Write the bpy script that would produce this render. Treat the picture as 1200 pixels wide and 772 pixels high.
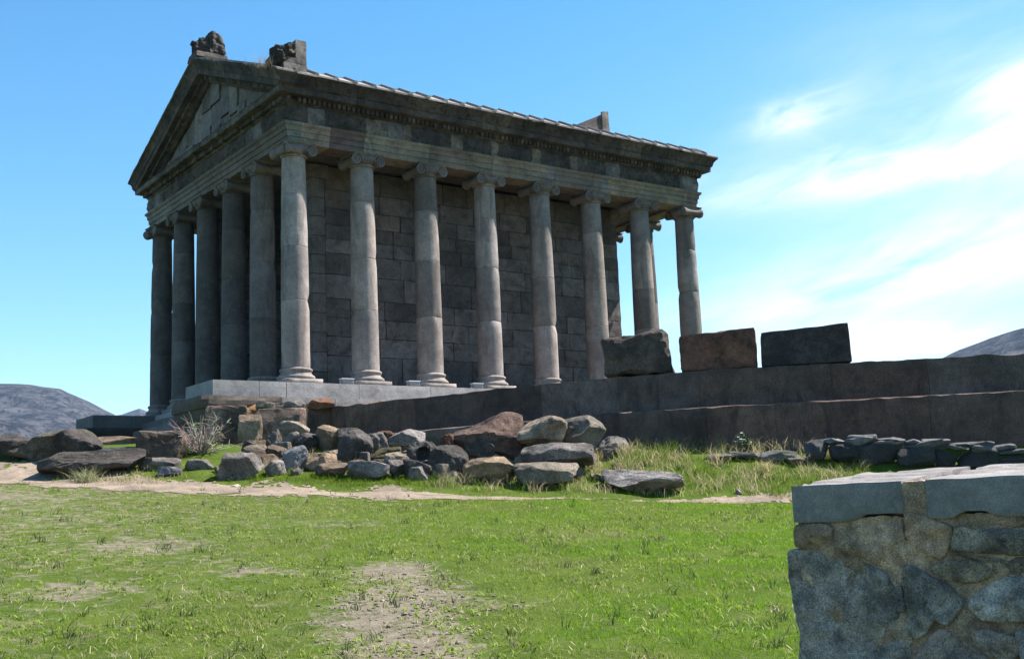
import bpy, bmesh, math, random
import numpy as np
from mathutils import Vector, Matrix, noise

# ------------------------------------------------------------------ camera, sky, sun, exposure
SC = bpy.context.scene
for o in list(bpy.data.objects):
    bpy.data.objects.remove(o, do_unlink=True)
COL = SC.collection
LOC = np.array([-13.411, -28.161, -3.583])
YAW, PITCH, ROLL = math.radians(-36.128), math.radians(8.7711), math.radians(-2.3171)
cam_data = bpy.data.cameras.new('camera')
cam = bpy.data.objects.new('camera', cam_data)
COL.objects.link(cam)
cam.matrix_world = (Matrix.Translation(Vector(LOC)) @ Matrix.Rotation(YAW, 4, 'Z')
                    @ Matrix.Rotation(math.pi/2 + PITCH, 4, 'X') @ Matrix.Rotation(ROLL, 4, 'Z'))
cam_data.sensor_fit = 'HORIZONTAL'
cam_data.sensor_width = 36.0
cam_data.lens = 36.0 * 1364.4 / 1200.0
cam_data.clip_start = 0.1
cam_data.clip_end = 20000
SC.camera = cam

SUN_AZ, SUN_EL = math.radians(-14.5), math.radians(52)     # azimuth measured from +X
SUN_DIR = Vector((math.cos(SUN_EL)*math.cos(SUN_AZ), math.cos(SUN_EL)*math.sin(SUN_AZ), math.sin(SUN_EL)))
SC.view_settings.view_transform = 'Standard'
SC.view_settings.look = 'None'
SC.view_settings.exposure = 1.45
SC.view_settings.gamma = 1.0
SC.view_settings.use_curve_mapping = False

sun_data = bpy.data.lights.new('sun', 'SUN')
sun_data.energy = 5.0
sun_data.angle = math.radians(0.53)
sun_data.color = (1.0, 0.965, 0.91)
sun = bpy.data.objects.new('sun', sun_data)
COL.objects.link(sun)
sun.rotation_euler = SUN_DIR.to_track_quat('Z', 'Y').to_euler()
sun.location = (0, 0, 60)

world = bpy.data.worlds.new('World')
SC.world = world
world.use_nodes = True
SKY_STRENGTH = 0.082
def build_world():
    nt = world.node_tree
    N, L = nt.nodes, nt.links
    N.clear()
    out = N.new('ShaderNodeOutputWorld')
    bg = N.new('ShaderNodeBackground'); bg.inputs['Strength'].default_value = SKY_STRENGTH
    L.new(bg.outputs[0], out.inputs[0])
    sky = N.new('ShaderNodeTexSky')
    sky.sky_type = 'NISHITA'
    sky.sun_disc = False
    sky.sun_elevation = SUN_EL
    sky.sun_rotation = math.atan2(SUN_DIR.x, SUN_DIR.y)
    sky.altitude = 1400
    sky.air_density = 1.15
    sky.dust_density = 0.35
    sky.ozone_density = 2.2
    hs = N.new('ShaderNodeHueSaturation')
    hs.inputs['Hue'].default_value = 0.489
    hs.inputs['Saturation'].default_value = 1.3
    hs.inputs['Value'].default_value = 1.0
    L.new(sky.outputs[0], hs.inputs['Color'])
    tc = N.new('ShaderNodeTexCoord')
    sp = N.new('ShaderNodeSeparateXYZ'); L.new(tc.outputs['Generated'], sp.inputs[0])
    def math_(op, a, b=None, c=None, clamp=False):
        n = N.new('ShaderNodeMath'); n.operation = op; n.use_clamp = clamp
        for i, x in enumerate((a, b, c)):
            if x is None: continue
            if isinstance(x, (int, float)): n.inputs[i].default_value = x
            else: L.new(x, n.inputs[i])
        return n.outputs[0]
    az = math_('ARCTAN2', sp.outputs['X'], sp.outputs['Y'])          # compass azimuth from +Y towards +X
    hyp = math_('SQRT', math_('ADD', math_('MULTIPLY', sp.outputs['X'], sp.outputs['X']), math_('MULTIPLY', sp.outputs['Y'], sp.outputs['Y'])))
    el = math_('ARCTAN2', sp.outputs['Z'], hyp)
    # cirrus: noise stretched along the streaks, tilted up to the right
    cv = N.new('ShaderNodeCombineXYZ')
    tilt = math_('SUBTRACT', el, math_('MULTIPLY', az, 0.22))
    L.new(math_('MULTIPLY', az, 5.0), cv.inputs[0]); L.new(math_('MULTIPLY', tilt, 17.0), cv.inputs[1])
    n1 = N.new('ShaderNodeTexNoise'); n1.inputs['Scale'].default_value = 1.0; n1.inputs['Detail'].default_value = 7
    n1.inputs['Roughness'].default_value = 0.52; n1.inputs['Distortion'].default_value = 0.5
    L.new(cv.outputs[0], n1.inputs['Vector'])
    n2 = N.new('ShaderNodeTexNoise'); n2.inputs['Scale'].default_value = 3.2; n2.inputs['Detail'].default_value = 8
    n2.inputs['Roughness'].default_value = 0.6; n2.inputs['Distortion'].default_value = 0.9
    L.new(cv.outputs[0], n2.inputs['Vector'])
    def gauss(c_az, w_az, c_el, w_el, slope, amp):
        da = math_('DIVIDE', math_('SUBTRACT', az, c_az), w_az)
        de = math_('DIVIDE', math_('SUBTRACT', math_('SUBTRACT', el, c_el), math_('MULTIPLY', math_('SUBTRACT', az, c_az), slope)), w_el)
        q = math_('ADD', math_('MULTIPLY', da, da), math_('MULTIPLY', de, de))
        return math_('MULTIPLY', math_('EXPONENT', math_('MULTIPLY', q, -1.0)), amp)
    tot = None
    for g in CLOUDS:
        x = gauss(*g)
        tot = x if tot is None else math_('ADD', tot, x)
    nn = math_('ADD', math_('MULTIPLY', n1.outputs[0], 0.65), math_('MULTIPLY', n2.outputs[0], 0.35))
    dens = math_('MULTIPLY', tot, math_('MULTIPLY_ADD', nn, 3.4, -1.10, clamp=False))
    veil = gauss(R_(60), R_(14), R_(12.5), R_(8.5), 0.0, 0.16)
    dens = math_('ADD', math_('MULTIPLY', dens, 1.0, clamp=True), math_('MULTIPLY', veil, math_('MULTIPLY_ADD', n1.outputs[0], 1.2, .4)), clamp=True)
    mx = N.new('ShaderNodeMix'); mx.data_type = 'RGBA'
    L.new(dens, mx.inputs[0]); L.new(hs.outputs[0], mx.inputs[6])
    mx.inputs[7].default_value = (6.2, 6.35, 6.4, 1)
    L.new(mx.outputs[2], bg.inputs['Color'])
R_ = math.radians
CLOUDS = [  # azimuth, half width, elevation, half height, slope, amount  (radians)
    (R_(56), R_(11), R_(10.2), R_(1.9), 0.16, 1.1),
    (R_(53.5), R_(6), R_(7.0), R_(0.8), 0.0, 1.6),
    (R_(54), R_(9), R_(15.0), R_(1.0), 0.03, .95),
    (R_(50.6), R_(2.2), R_(18.1), R_(0.75), 0.15, 1.2),
    (R_(61.5), R_(2.6), R_(17.6), R_(1.4), 0.1, 1.1),
    (R_(57), R_(8), R_(16.5), R_(4.5), 0.15, 0.30),
]
build_world()

# ------------------------------------------------------------------ helpers
rng = random.Random(11)
FWD = np.array([math.sin(-YAW), math.cos(-YAW), 0.0])
RGT = np.array([math.cos(-YAW), -math.sin(-YAW), 0.0])

def ground_z(S, D):
    """height of the ground sheet; S metres to the right, D metres ahead of the viewing point"""
    S = np.asarray(S, float); D = np.asarray(D, float)
    Sc = np.clip(S, -14, 14)
    zp = -3.38 - 0.071*Sc
    lawn = -5.2 + (zp + 5.2)*np.clip(D, 0, 20.3)/20.3
    bank = zp + 0.27*np.clip(D - 20.8, 0, 3.4)
    t = np.clip((D - 19.8)/1.5, 0, 1); t = t*t*(3 - 2*t)
    z = lawn*(1 - t) + bank*t
    tb = np.clip((S - .5)/2.0, 0, 1); tb = tb*tb*(3 - 2*tb)
    z = z + (.24*tb + .071*np.clip(Sc - 3, 0, 11))*np.clip((D - 21.4)/1.6, 0, 1)
    # level terrace under the temple
    t2 = np.clip((D - 25.0)/3.0, 0, 1)
    z = z*(1 - t2) + np.minimum(z, -2.15)*t2
    # ground falls into the gorge to the left and far beyond
    g1 = np.clip((-S - 10.5)/60, 0, 1)*np.clip((D - 23.5)/6, 0, 1)
    g2 = np.clip((D - 62)/160, 0, 1)
    g3 = np.clip((np.abs(S) - 70)/250, 0, 1)*np.clip((D+40)/60, 0, 1)
    g = np.clip(g1 + g2 + g3, 0, 1); g = g*g*(3 - 2*g)
    return z - 75*g

def sd(x, y):
    d = np.stack([np.asarray(x) - LOC[0], np.asarray(y) - LOC[1]], -1)
    return d @ RGT[:2], d @ FWD[:2]
def xy(S, D):
    S = np.asarray(S, float); D = np.asarray(D, float)
    return LOC[0] + S*RGT[0] + D*FWD[0], LOC[1] + S*RGT[1] + D*FWD[1]
def gz(x, y):
    return float(ground_z(*sd(x, y)))

def tag(o, label=None, cat=None, group=None, kind=None):
    if label: o['label'] = label
    if cat: o['category'] = cat
    if group: o['group'] = group
    if kind: o['kind'] = kind
    return o

def empty(name, loc, rz=0.0):
    o = bpy.data.objects.new(name, None)
    o.empty_display_size = 0.3
    o.location = loc; o.rotation_euler = (0, 0, rz)
    COL.objects.link(o)
    return o

WORIG = {}           # world origin of unrotated parents
class MB:
    """collects geometry; build() links it as ONE mesh object"""
    def __init__(s): s.v = []; s.f = []; s.t = []
    def add(s, vs, fs, tone=(.2, .2, .2)):
        b = len(s.v); s.v.extend([tuple(p) for p in vs])
        for k, q in enumerate(fs):
            s.f.append(tuple(b + i for i in q)); s.t.append(tone[k] if isinstance(tone, list) else tone)
    def box(s, x0, x1, y0, y1, z0, z1, tone=(.2, .2, .2)):
        vs = [(x0,y0,z0),(x1,y0,z0),(x1,y1,z0),(x0,y1,z0),(x0,y0,z1),(x1,y0,z1),(x1,y1,z1),(x0,y1,z1)]
        s.add(vs, [(0,3,2,1),(4,5,6,7),(0,1,5,4),(1,2,6,5),(2,3,7,6),(3,0,4,7)], tone)
    def hexa(s, c8, n=(6, 3, 4), amp=0.0, freq=2.0, tone=(.2, .2, .2), round_=0.0, tones=None, arris=0.0):
        """box with free corners (order as box()), faces gridded and roughened"""
        c8 = [np.array(c, float) for c in c8]
        def tri(u, v, w):
            a = c8[0]*(1-u)*(1-v)+c8[1]*u*(1-v)+c8[2]*u*v+c8[3]*(1-u)*v
            b = c8[4]*(1-u)*(1-v)+c8[5]*u*(1-v)+c8[6]*u*v+c8[7]*(1-u)*v
            return a*(1-w)+b*w
        cen = sum(c8)/8
        nx, ny, nz = n
        idx = {}; vs = []; fs = []
        def vid(i, j, k):
            key = (i, j, k)
            if key not in idx:
                u, v, w = i/nx, j/ny, k/nz
                p = tri(u, v, w)
                e = (i in (0, nx)) + (j in (0, ny)) + (k in (0, nz))
                if e >= 2 and round_:
                    dirn = cen - p
                    dirn = dirn/np.linalg.norm(dirn)
                    # pull edges in towards the middle: worn arrises
                    p = p + dirn*round_*(0.6 + 0.9*noise.noise(Vector(p*3.1)))*(1.5 if e == 3 else 1)
                if arris and k == nz and j == 0:          # worn front top edge only
                    p = p + (c8[3] - c8[0])/np.linalg.norm(c8[3] - c8[0])*arris*(.6 + .8*noise.noise(Vector(p*5))) - np.array([0, 0, arris*.8*(.6 + .9*noise.noise(Vector(p*4 + 3)))])
                if amp:
                    nv = noise.noise_vector(Vector(p*freq)); nv2 = noise.noise_vector(Vector(p*freq*3.7 + 9))
                    p = p + amp*np.array(nv) + amp*.45*np.array(nv2)
                idx[key] = len(vs); vs.append(p)
            return idx[key]
        for i in range(nx):
            for j in range(ny):
                fs.append((vid(i,j,0),vid(i,j+1,0),vid(i+1,j+1,0),vid(i+1,j,0)))
                fs.append((vid(i,j,nz),vid(i+1,j,nz),vid(i+1,j+1,nz),vid(i,j+1,nz)))
        for i in range(nx):
            for k in range(nz):
                fs.append((vid(i,0,k),vid(i+1,0,k),vid(i+1,0,k+1),vid(i,0,k+1)))
                fs.append((vid(i,ny,k),vid(i,ny,k+1),vid(i+1,ny,k+1),vid(i+1,ny,k)))
        for j in range(ny):
            for k in range(nz):
                fs.append((vid(0,j,k),vid(0,j,k+1),vid(0,j+1,k+1),vid(0,j+1,k)))
                fs.append((vid(nx,j,k),vid(nx,j+1,k),vid(nx,j+1,k+1),vid(nx,j,k+1)))
        s.add(vs, fs, tone)
    def lathe(s, cx, cy, prof, n=32, tone=(.2,.2,.2), tones=None, jit=0.0, caps=True):
        """prof: list of (z, r); tones: one per band"""
        vs = []; fs = []; tt = []
        for (z, r) in prof:
            for k in range(n):
                a = 2*math.pi*k/n
                rr = r
                if jit:
                    q = Vector((cx + math.cos(a)*r, cy + math.sin(a)*r, z))
                    rr = r + jit*noise.noise(q*2.5) + jit*.6*noise.noise(q*9)
                vs.append((cx + math.cos(a)*rr, cy + math.sin(a)*rr, z))
        for i in range(len(prof)-1):
            for k in range(n):
                a = i*n + k; b = i*n + (k+1) % n
                fs.append((a, b, b+n, a+n)); tt.append(tones[i] if tones else tone)
        if caps:
            fs.append(tuple(range(n-1, -1, -1))); tt.append(tt[0])
            fs.append(tuple((len(prof)-1)*n + k for k in range(n))); tt.append(tt[-2])
        s.add(vs, fs, tt)
    def tube(s, pts, radii, n=6, tone=(.2,.2,.2)):
        pts = [np.array(p, float) for p in pts]
        vs = []; fs = []
        up = np.array([.3, .2, .93])
        for i, p in enumerate(pts):
            d = pts[min(i+1, len(pts)-1)] - pts[max(i-1, 0)]
            d = d/(np.linalg.norm(d)+1e-9)
            a = np.cross(d, up)
            if np.linalg.norm(a) < 1e-3: a = np.cross(d, np.array([1, 0, 0.]))
            a /= np.linalg.norm(a); b = np.cross(d, a)
            r = radii[i] if isinstance(radii, (list, tuple)) else radii
            for k in range(n):
                t = 2*math.pi*k/n
                vs.append(p + r*(math.cos(t)*a + math.sin(t)*b))
        for i in range(len(pts)-1):
            for k in range(n):
                fs.append((i*n+k, i*n+(k+1) % n, (i+1)*n+(k+1) % n, (i+1)*n+k))
        fs.append(tuple(range(n-1, -1, -1))); fs.append(tuple((len(pts)-1)*n+k for k in range(n)))
        s.add(vs, fs, tone)
    def jitter(s, amp, freq=3.0, fine=0.4):
        for i, p in enumerate(s.v):
            q = Vector(p)
            a = noise.noise_vector(q*freq); b = noise.noise_vector(q*freq*4.3 + Vector((7, 3, 1)))
            s.v[i] = (p[0]+amp*(a[0]+fine*b[0]), p[1]+amp*(a[1]+fine*b[1]), p[2]+amp*(a[2]+fine*b[2]))
    def build(s, name, mat, parent=None, smooth=False, origin=None, link=True):
        o_ = np.array(origin if origin is not None else (WORIG.get(parent.name, (0, 0, 0)) if parent else (0, 0, 0)), float)
        me = bpy.data.meshes.new(name)
        vs = (np.array(s.v) - o_) if len(s.v) else np.zeros((0, 3))
        me.from_pydata(vs.tolist(), [], s.f)
        at = me.attributes.new('tone', 'FLOAT_COLOR', 'FACE')
        arr = np.ones((len(s.f), 4), np.float32); arr[:, :3] = np.array(s.t, np.float32).reshape(-1, 3)
        at.data.foreach_set('color', arr.ravel())
        me.materials.append(mat)
        if smooth:
            me.polygons.foreach_set('use_smooth', [True]*len(me.polygons))
        me.update()
        ob = bpy.data.objects.new(name, me)
        if link: COL.objects.link(ob)
        if parent:
            ob.parent = parent
            ob.location = (0, 0, 0)
        elif origin is not None:
            ob.location = origin
        return ob

# ------------------------------------------------------------------ materials
def new_mat(name):
    m = bpy.data.materials.new(name); m.use_nodes = True
    nt = m.node_tree
    for n in list(nt.nodes): nt.nodes.remove(n)
    out = nt.nodes.new('ShaderNodeOutputMaterial')
    b = nt.nodes.new('ShaderNodeBsdfPrincipled')
    nt.links.new(b.outputs[0], out.inputs[0])
    return m, nt, b, out

def stone_mat(name, source='tone', var=.5, stain=.5, stain_col=(.03, .026, .024), lichen=.0, lichen_col=(.42, .40, .33),
              bump=.5, rough=.9, scale=1.0, streak=False, spec=.25, gain=.72, warm=1.0):
    m, nt, b, out = new_mat(name)
    N, L = nt.nodes, nt.links
    geo = N.new('ShaderNodeNewGeometry')
    def noi(sc, det=6, ro=.6, dist=0., vec=None):
        n = N.new('ShaderNodeTexNoise'); n.inputs['Scale'].default_value = sc*scale
        n.inputs['Detail'].default_value = det; n.inputs['Roughness'].default_value = ro
        n.inputs['Distortion'].default_value = dist
        L.new(vec if vec else geo.outputs['Position'], n.inputs['Vector'])
        return n.outputs[0]
    def ramp(x, a, b_, lo=0., hi=1.):
        r = N.new('ShaderNodeMapRange'); r.inputs['From Min'].default_value = a; r.inputs['From Max'].default_value = b_
        r.inputs['To Min'].default_value = lo; r.inputs['To Max'].default_value = hi
        L.new(x, r.inputs['Value']); return r.outputs[0]
    def mul(a, b_):
        n = N.new('ShaderNodeMath'); n.operation = 'MULTIPLY'
        for i, x in enumerate((a, b_)):
            if isinstance(x, (int, float)): n.inputs[i].default_value = x
            else: L.new(x, n.inputs[i])
        return n.outputs[0]
    def mix(fac, a, b_, mode='MIX'):
        n = N.new('ShaderNodeMix'); n.data_type = 'RGBA'; n.blend_type = mode
        if isinstance(fac, (int, float)): n.inputs[0].default_value = fac
        else: L.new(fac, n.inputs[0])
        for i, x in ((6, a), (7, b_)):
            if isinstance(x, tuple): n.inputs[i].default_value = (*x, 1)
            else: L.new(x, n.inputs[i])
        return n.outputs[2]
    if source == 'tone':
        at = N.new('ShaderNodeAttribute'); at.attribute_name = 'tone'; c = at.outputs['Color']
    elif source == 'object':
        oi = N.new('ShaderNodeObjectInfo'); c = oi.outputs['Color']
    else:
        rgb = N.new('ShaderNodeRGB'); rgb.outputs[0].default_value = (*source, 1); c = rgb.outputs[0]
    big = noi(.9, 5, .55, .4); mid = noi(4.5, 8, .65); fine = noi(38, 4, .7); grain = noi(120, 2, .6)
    gr = N.new('ShaderNodeCombineColor')
    f1 = ramp(big, .36, .64, 1 - var*.55, 1 + var*.45)
    f2 = ramp(mid, .38, .62, 1 - var*.30, 1 + var*.30)
    f3 = mul(ramp(fine, .38, .62, 1 - var*.5, 1 + var*.5), ramp(noi(17, 5, .75), .60, .66, 1.0, 1 - var*.55))
    f = mul(mul(f1, f2), f3)
    for i in range(3): L.new(f, gr.inputs[i])
    c = mix(1.0, c, gr.outputs[0], 'MULTIPLY')
    if stain:
        vec = None
        if streak:
            mp = N.new('ShaderNodeMapping'); mp.inputs['Scale'].default_value = (1, 1, .22)
            L.new(geo.outputs['Position'], mp.inputs[0]); vec = mp.outputs[0]
        s_ = noi(2.3, 7, .68, .8, vec)
        c = mix(mul(ramp(s_, .50, .66), stain), c, stain_col)
    if lichen:
        l_ = noi(6.5, 9, .72, .3); l2 = noi(1.3, 3, .5)
        fac = mul(mul(ramp(l_, .56, .68), ramp(l2, .42, .6)), lichen)
        c = mix(fac, c, lichen_col)
    c = mix(1.0, c, (gain*(1 + .115*warm), gain*(1 - .02*warm), gain*(1 - .09*warm)), 'MULTIPLY')
    L.new(c, b.inputs['Base Color'])
    b.inputs['Roughness'].default_value = rough
    b.inputs['Specular IOR Level'].default_value = spec
    h = N.new('ShaderNodeMath'); h.operation = 'ADD'
    L.new(mul(mid, 1.0), h.inputs[0])
    L.new(mul(fine, .55), h.inputs[1])
    h2 = N.new('ShaderNodeMath'); h2.operation = 'ADD'; L.new(h.outputs[0], h2.inputs[0]); L.new(mul(grain, .10), h2.inputs[1])
    bp = N.new('ShaderNodeBump'); bp.inputs['Strength'].default_value = bump; bp.inputs['Distance'].default_value = .05/scale
    L.new(h2.outputs[0], bp.inputs['Height']); L.new(bp.outputs[0], b.inputs['Normal'])
    return m

M = {}
M['column'] = stone_mat('column_basalt', gain=.69, warm=1.25, var=.42, stain=.6, stain_col=(.085, .075, .065), lichen=.25, bump=.28, streak=True)
M['ashlar'] = stone_mat('wall_basalt', gain=.84, warm=1.5, var=.5, stain=.65, stain_col=(.05, .045, .045), bump=.35)
M['entab'] = stone_mat('weathered_entablature', gain=.66, warm=1.4, var=.8, stain=.5, stain_col=(.028, .024, .022), lichen=.6, lichen_col=(.21, .19, .16), bump=1.1, scale=1.9)  # stain and lichen mottling also paints in light and shade of the carved relief
M['arch'] = stone_mat('architrave_stone', gain=.74, warm=1.2, var=.42, stain=.6, stain_col=(.06, .05, .045), lichen=.35, bump=.5)
M['roof'] = stone_mat('roof_stone', var=.4, stain=.25, lichen=.2, bump=.3)
M['podium'] = stone_mat('podium_stone', gain=.92, warm=.5, var=.30, stain=.35, stain_col=(.08, .075, .07), bump=.3)
M['darkwall'] = stone_mat('dark_retaining_stone', gain=1.7, warm=2.5, var=.6, stain=.7, stain_col=(.018, .015, .016), lichen=.5, lichen_col=(.115, .085, .062), bump=.9, scale=1.1, streak=True)
M['slate'] = stone_mat('dark_slate', gain=1.1, warm=.6, var=.5, stain=.4, stain_col=(.02, .02, .024), lichen=.3, lichen_col=(.16, .15, .13), bump=.5)
M['rock'] = stone_mat('field_rock', source='object', var=.85, stain=.6, stain_col=(.035, .032, .03), lichen=.6, lichen_col=(.36, .34, .28), bump=1.0, scale=1.25, gain=.62)
M['nearstone'] = stone_mat('masonry_stone', gain=2.1, warm=1.5, var=.95, stain=.75, stain_col=(.035, .037, .042), lichen=.75, lichen_col=(.24, .22, .18), bump=1.4, scale=4.2)
M['mortar'] = stone_mat('brown_mortar', gain=2.0, warm=1.7, var=.9, stain=.35, stain_col=(.05, .042, .034), lichen=.2, bump=1.0, scale=5.0)
M['coping'] = stone_mat('grey_coping_slate', gain=1.25, warm=1.1, var=.38, stain=.35, stain_col=(.07, .075, .085), lichen=.25, lichen_col=(.3, .29, .27), bump=.55, scale=4.0)

# ------------------------------------------------------------------ ground sheet, path
def axis_lines(lo, hi, step, far, growth=1.16):
    a = list(np.arange(lo, hi + 1e-6, step)); s = step
    x = hi
    while x < far: s *= growth; x += s; a.append(x)
    s = step; x = lo
    while x > -far: s *= growth; x -= s; a.insert(0, x)
    return np.array(a)
Sx = axis_lines(-13, 9, .12, 4200, 1.22); Dx = axis_lines(5.5, 26, .12, 4200, 1.22)
GS, GD = np.meshgrid(Sx, Dx)
gx, gy = xy(GS, GD)
gzz = ground_z(GS, GD)
bumpf = np.vectorize(lambda a, b: .045*noise.noise(Vector((a*.55, b*.55, 3.1))) + .022*noise.noise(Vector((a*1.9, b*1.9, 8.1))))
near = (np.abs(GS) < 30) & (GD < 40) & (GD > -5)
bz = np.zeros_like(gzz); bz[near] = bumpf(GS[near], GD[near])
gzz = gzz + bz
def ground_pt(S, D):
    x, y = xy(S, D)
    return float(x), float(y), float(ground_z(S, D) + bumpf(S, D))
# worn soil: 1 = bare earth, 0 = turf
SOIL = [(-1.0, 9.6, .66, 1.8, .60), (-.75, 8.0, .55, 1.0, .60), (-1.25, 11.4, .55, .9, .55), (-3.9, 10.4, .75, .8, .46), (-2.9, 9.6, .5, .6, .22), (-4.3, 13.2, 1.1, 1.2, .42),
        (-2.6, 11.3, .7, .5, .40), (-.2, 9.6, .5, .6, .35), (-8.2, 18.0, 2.0, 1.3, .45), (-3.2, 12.0, .9, .6, .3), (-2.5, 15.5, 1.6, .8, .25), (1.2, 14.5, .9, .7, .2), (-6.0, 15.5, 1.4, .8, .35)]
def soil_at(S, D):
    S = np.asarray(S, float); D = np.asarray(D, float)
    t = np.zeros_like(S)
    for a, b, wa, wb, k in SOIL:
        t = np.maximum(t, k*np.exp(-(((S-a)/wa)**2 + ((D-b)/wb)**2)))
    return t
PATH_C = [(-12.5, 20.6, 1.1), (-9.3, 21.0, 1.25), (-7.6, 20.6, 1.15), (-5.2, 20.1, .95), (-3.7, 20.1, .95), (-2.3, 20.1, .85), (-1.28, 20.1, .62), (-.1, 20.1, .36), (2.1, 20.6, .27), (4.0, 21.1, .27), (5.4, 21.5, .3)]
def path_at(S, D):
    c = np.array(PATH_C)
    cd = np.interp(S, c[:, 0], c[:, 1]); w = 1.12*np.interp(S, c[:, 0], c[:, 2])
    return 1 - np.abs(D - cd)/w            # >0 inside
pn = np.vectorize(lambda a, b: noise.noise(Vector((a*1.1, b*1.1, 5.0))) + .7*noise.noise(Vector((a*4.1, b*4.1, 2.0))) + .6*noise.noise(Vector((a*11, b*11, 2.0))))

mb = MB()
nr, nc = GS.shape
vid = np.arange(nr*nc).reshape(nr, nc)
faces = np.stack([vid[:-1, :-1], vid[:-1, 1:], vid[1:, 1:], vid[1:, :-1]], -1).reshape(-1, 4)
me = bpy.data.meshes.new('ground')
me.from_pydata(np.stack([gx, gy, gzz], -1).reshape(-1, 3).tolist(), [], faces.tolist())
at = me.attributes.new('soil', 'FLOAT', 'POINT'); at.data.foreach_set('value', np.maximum(soil_at(GS, GD), np.where((GD > 6) & (GD < 20), np.clip(.10 - .03*GS, 0, .30), 0)).ravel().astype(np.float32))
me.polygons.foreach_set('use_smooth', [True]*len(me.polygons))
ground = bpy.data.objects.new('ground', me); COL.objects.link(ground)
tag(ground, kind='structure')

def ground_material():
    m, nt, b, out = new_mat('turf_and_soil')
    N, L = nt.nodes, nt.links
    geo = N.new('ShaderNodeNewGeometry')
    def noi(sc, det=6, ro=.6):
        n = N.new('ShaderNodeTexNoise'); n.inputs['Scale'].default_value = sc; n.inputs['Detail'].default_value = det
        n.inputs['Roughness'].default_value = ro; L.new(geo.outputs['Position'], n.inputs['Vector']); return n.outputs[0]
    at = N.new('ShaderNodeAttribute'); at.attribute_name = 'soil'
    cr = N.new('ShaderNodeValToRGB'); e = cr.color_ramp.elements
    e[0].position = .3; e[0].color = (.040, .066, .006, 1); e[1].position = .7; e[1].color = (.075, .105, .012, 1)
    L.new(noi(2.2, 8), cr.inputs[0])
    cs = N.new('ShaderNodeValToRGB'); e = cs.color_ramp.elements
    e[0].position = .3; e[0].color = (.10, .08, .055, 1); e[1].position = .72; e[1].color = (.22, .185, .135, 1)
    L.new(noi(9, 9, .7), cs.inputs[0])
    a = N.new('ShaderNodeMath'); a.operation = 'ADD'; L.new(at.outputs['Fac'], a.inputs[0])
    w = N.new('ShaderNodeMath'); w.operation = 'MULTIPLY_ADD'; w.inputs[1].default_value = 1.5; w.inputs[2].default_value = -.75
    L.new(noi(4.5, 10, .78), w.inputs[0]); L.new(w.outputs[0], a.inputs[1])
    mr = N.new('ShaderNodeMapRange'); mr.inputs['From Min'].default_value = .22; mr.inputs['From Max'].default_value = .45; L.new(a.outputs[0], mr.inputs['Value'])
    mx = N.new('ShaderNodeMix'); mx.data_type = 'RGBA'; L.new(mr.outputs[0], mx.inputs[0]); L.new(cr.outputs[0], mx.inputs[6]); L.new(cs.outputs[0], mx.inputs[7])
    L.new(mx.outputs[2], b.inputs['Base Color']); b.inputs['Roughness'].default_value = .95; b.inputs['Specular IOR Level'].default_value = .1
    bp = N.new('ShaderNodeBump'); bp.inputs['Strength'].default_value = .8; bp.inputs['Distance'].default_value = .03
    L.new(noi(22, 8, .7), bp.inputs['Height']); L.new(bp.outputs[0], b.inputs['Normal'])
    return m
me.materials.append(ground_material())

# the trodden path: a ragged sheet 4 mm above the turf
ps = np.arange(-12.4, 5.4, .05); pd = np.arange(18.4, 22.4, .05)
PS, PD = np.meshgrid(ps, pd)
inside = (path_at(PS, PD) + .55*pn(PS, PD)) > .12
px_, py_ = xy(PS, PD)
pz_ = ground_z(PS, PD) + bumpf(PS, PD) + .008
keep = {}
verts = []; faces = []
for i in range(PS.shape[0]-1):
    for j in range(PS.shape[1]-1):
        if inside[i, j]:
            q = []
            for (a, b) in ((i, j), (i, j+1), (i+1, j+1), (i+1, j)):
                if (a, b) not in keep:
                    keep[(a, b)] = len(verts); verts.append((px_[a, b], py_[a, b], pz_[a, b]))
                q.append(keep[(a, b)])
            faces.append(q)
pb = MB(); pb.add(verts, faces, (.33, .28, .205))
M['dirt'] = stone_mat('trodden_earth', warm=.9, gain=.78, source=(.24, .205, .16), var=.5, stain=.35, stain_col=(.13, .10, .07), bump=.6, scale=2.0)
tag(pb.build('dirt_path', M['dirt'], smooth=True), kind='structure')

# ------------------------------------------------------------------ far hills
def hill(name, ridge, r0, r1, r2, seed):
    """ridge: list of (azimuth deg, height) seen from the viewpoint; foot at r0, crest at r1, back at r2"""
    az = np.radians(np.linspace(ridge[0][0], ridge[-1][0], 420))
    hh = np.interp(np.degrees(az), [a for a, _ in ridge], [h for _, h in ridge])
    rr = np.concatenate([np.linspace(r0, r1, 170), np.linspace(r1, r2, 30)[1:]])
    vs = []
    for i, r in enumerate(rr):
        t = (r - r0)/(r1 - r0) if r <= r1 else 1 - (r - r1)/(r2 - r1)
        for k, a in enumerate(az):
            x = LOC[0] + math.sin(a)*r; y = LOC[1] + math.cos(a)*r
            q = Vector((x*.004, y*.004, seed))
            e = noise.fractal(q, 1.0, 2.1, 6)
            gul = abs(noise.noise(Vector((x*.009, y*.009, seed+4))))
            h = -85 + (hh[k] + 85)*(max(t, 0)**.8)
            h += e*22*min(1, (1-t)*3+.10) - gul*34*min(1, 3*(1-t)+.04) + 5*noise.noise(Vector((x*.03, y*.03, seed)))*min(1, (1-t)*4+.25)
            vs.append((x, y, h))
    n = len(az)
    fs = [(i*n+k, i*n+k+1, (i+1)*n+k+1, (i+1)*n+k) for i in range(len(rr)-1) for k in range(n-1)]
    b = MB(); b.add(vs, fs)
    return tag(b.build(name, M['hill'], smooth=True), kind='structure')
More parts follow.
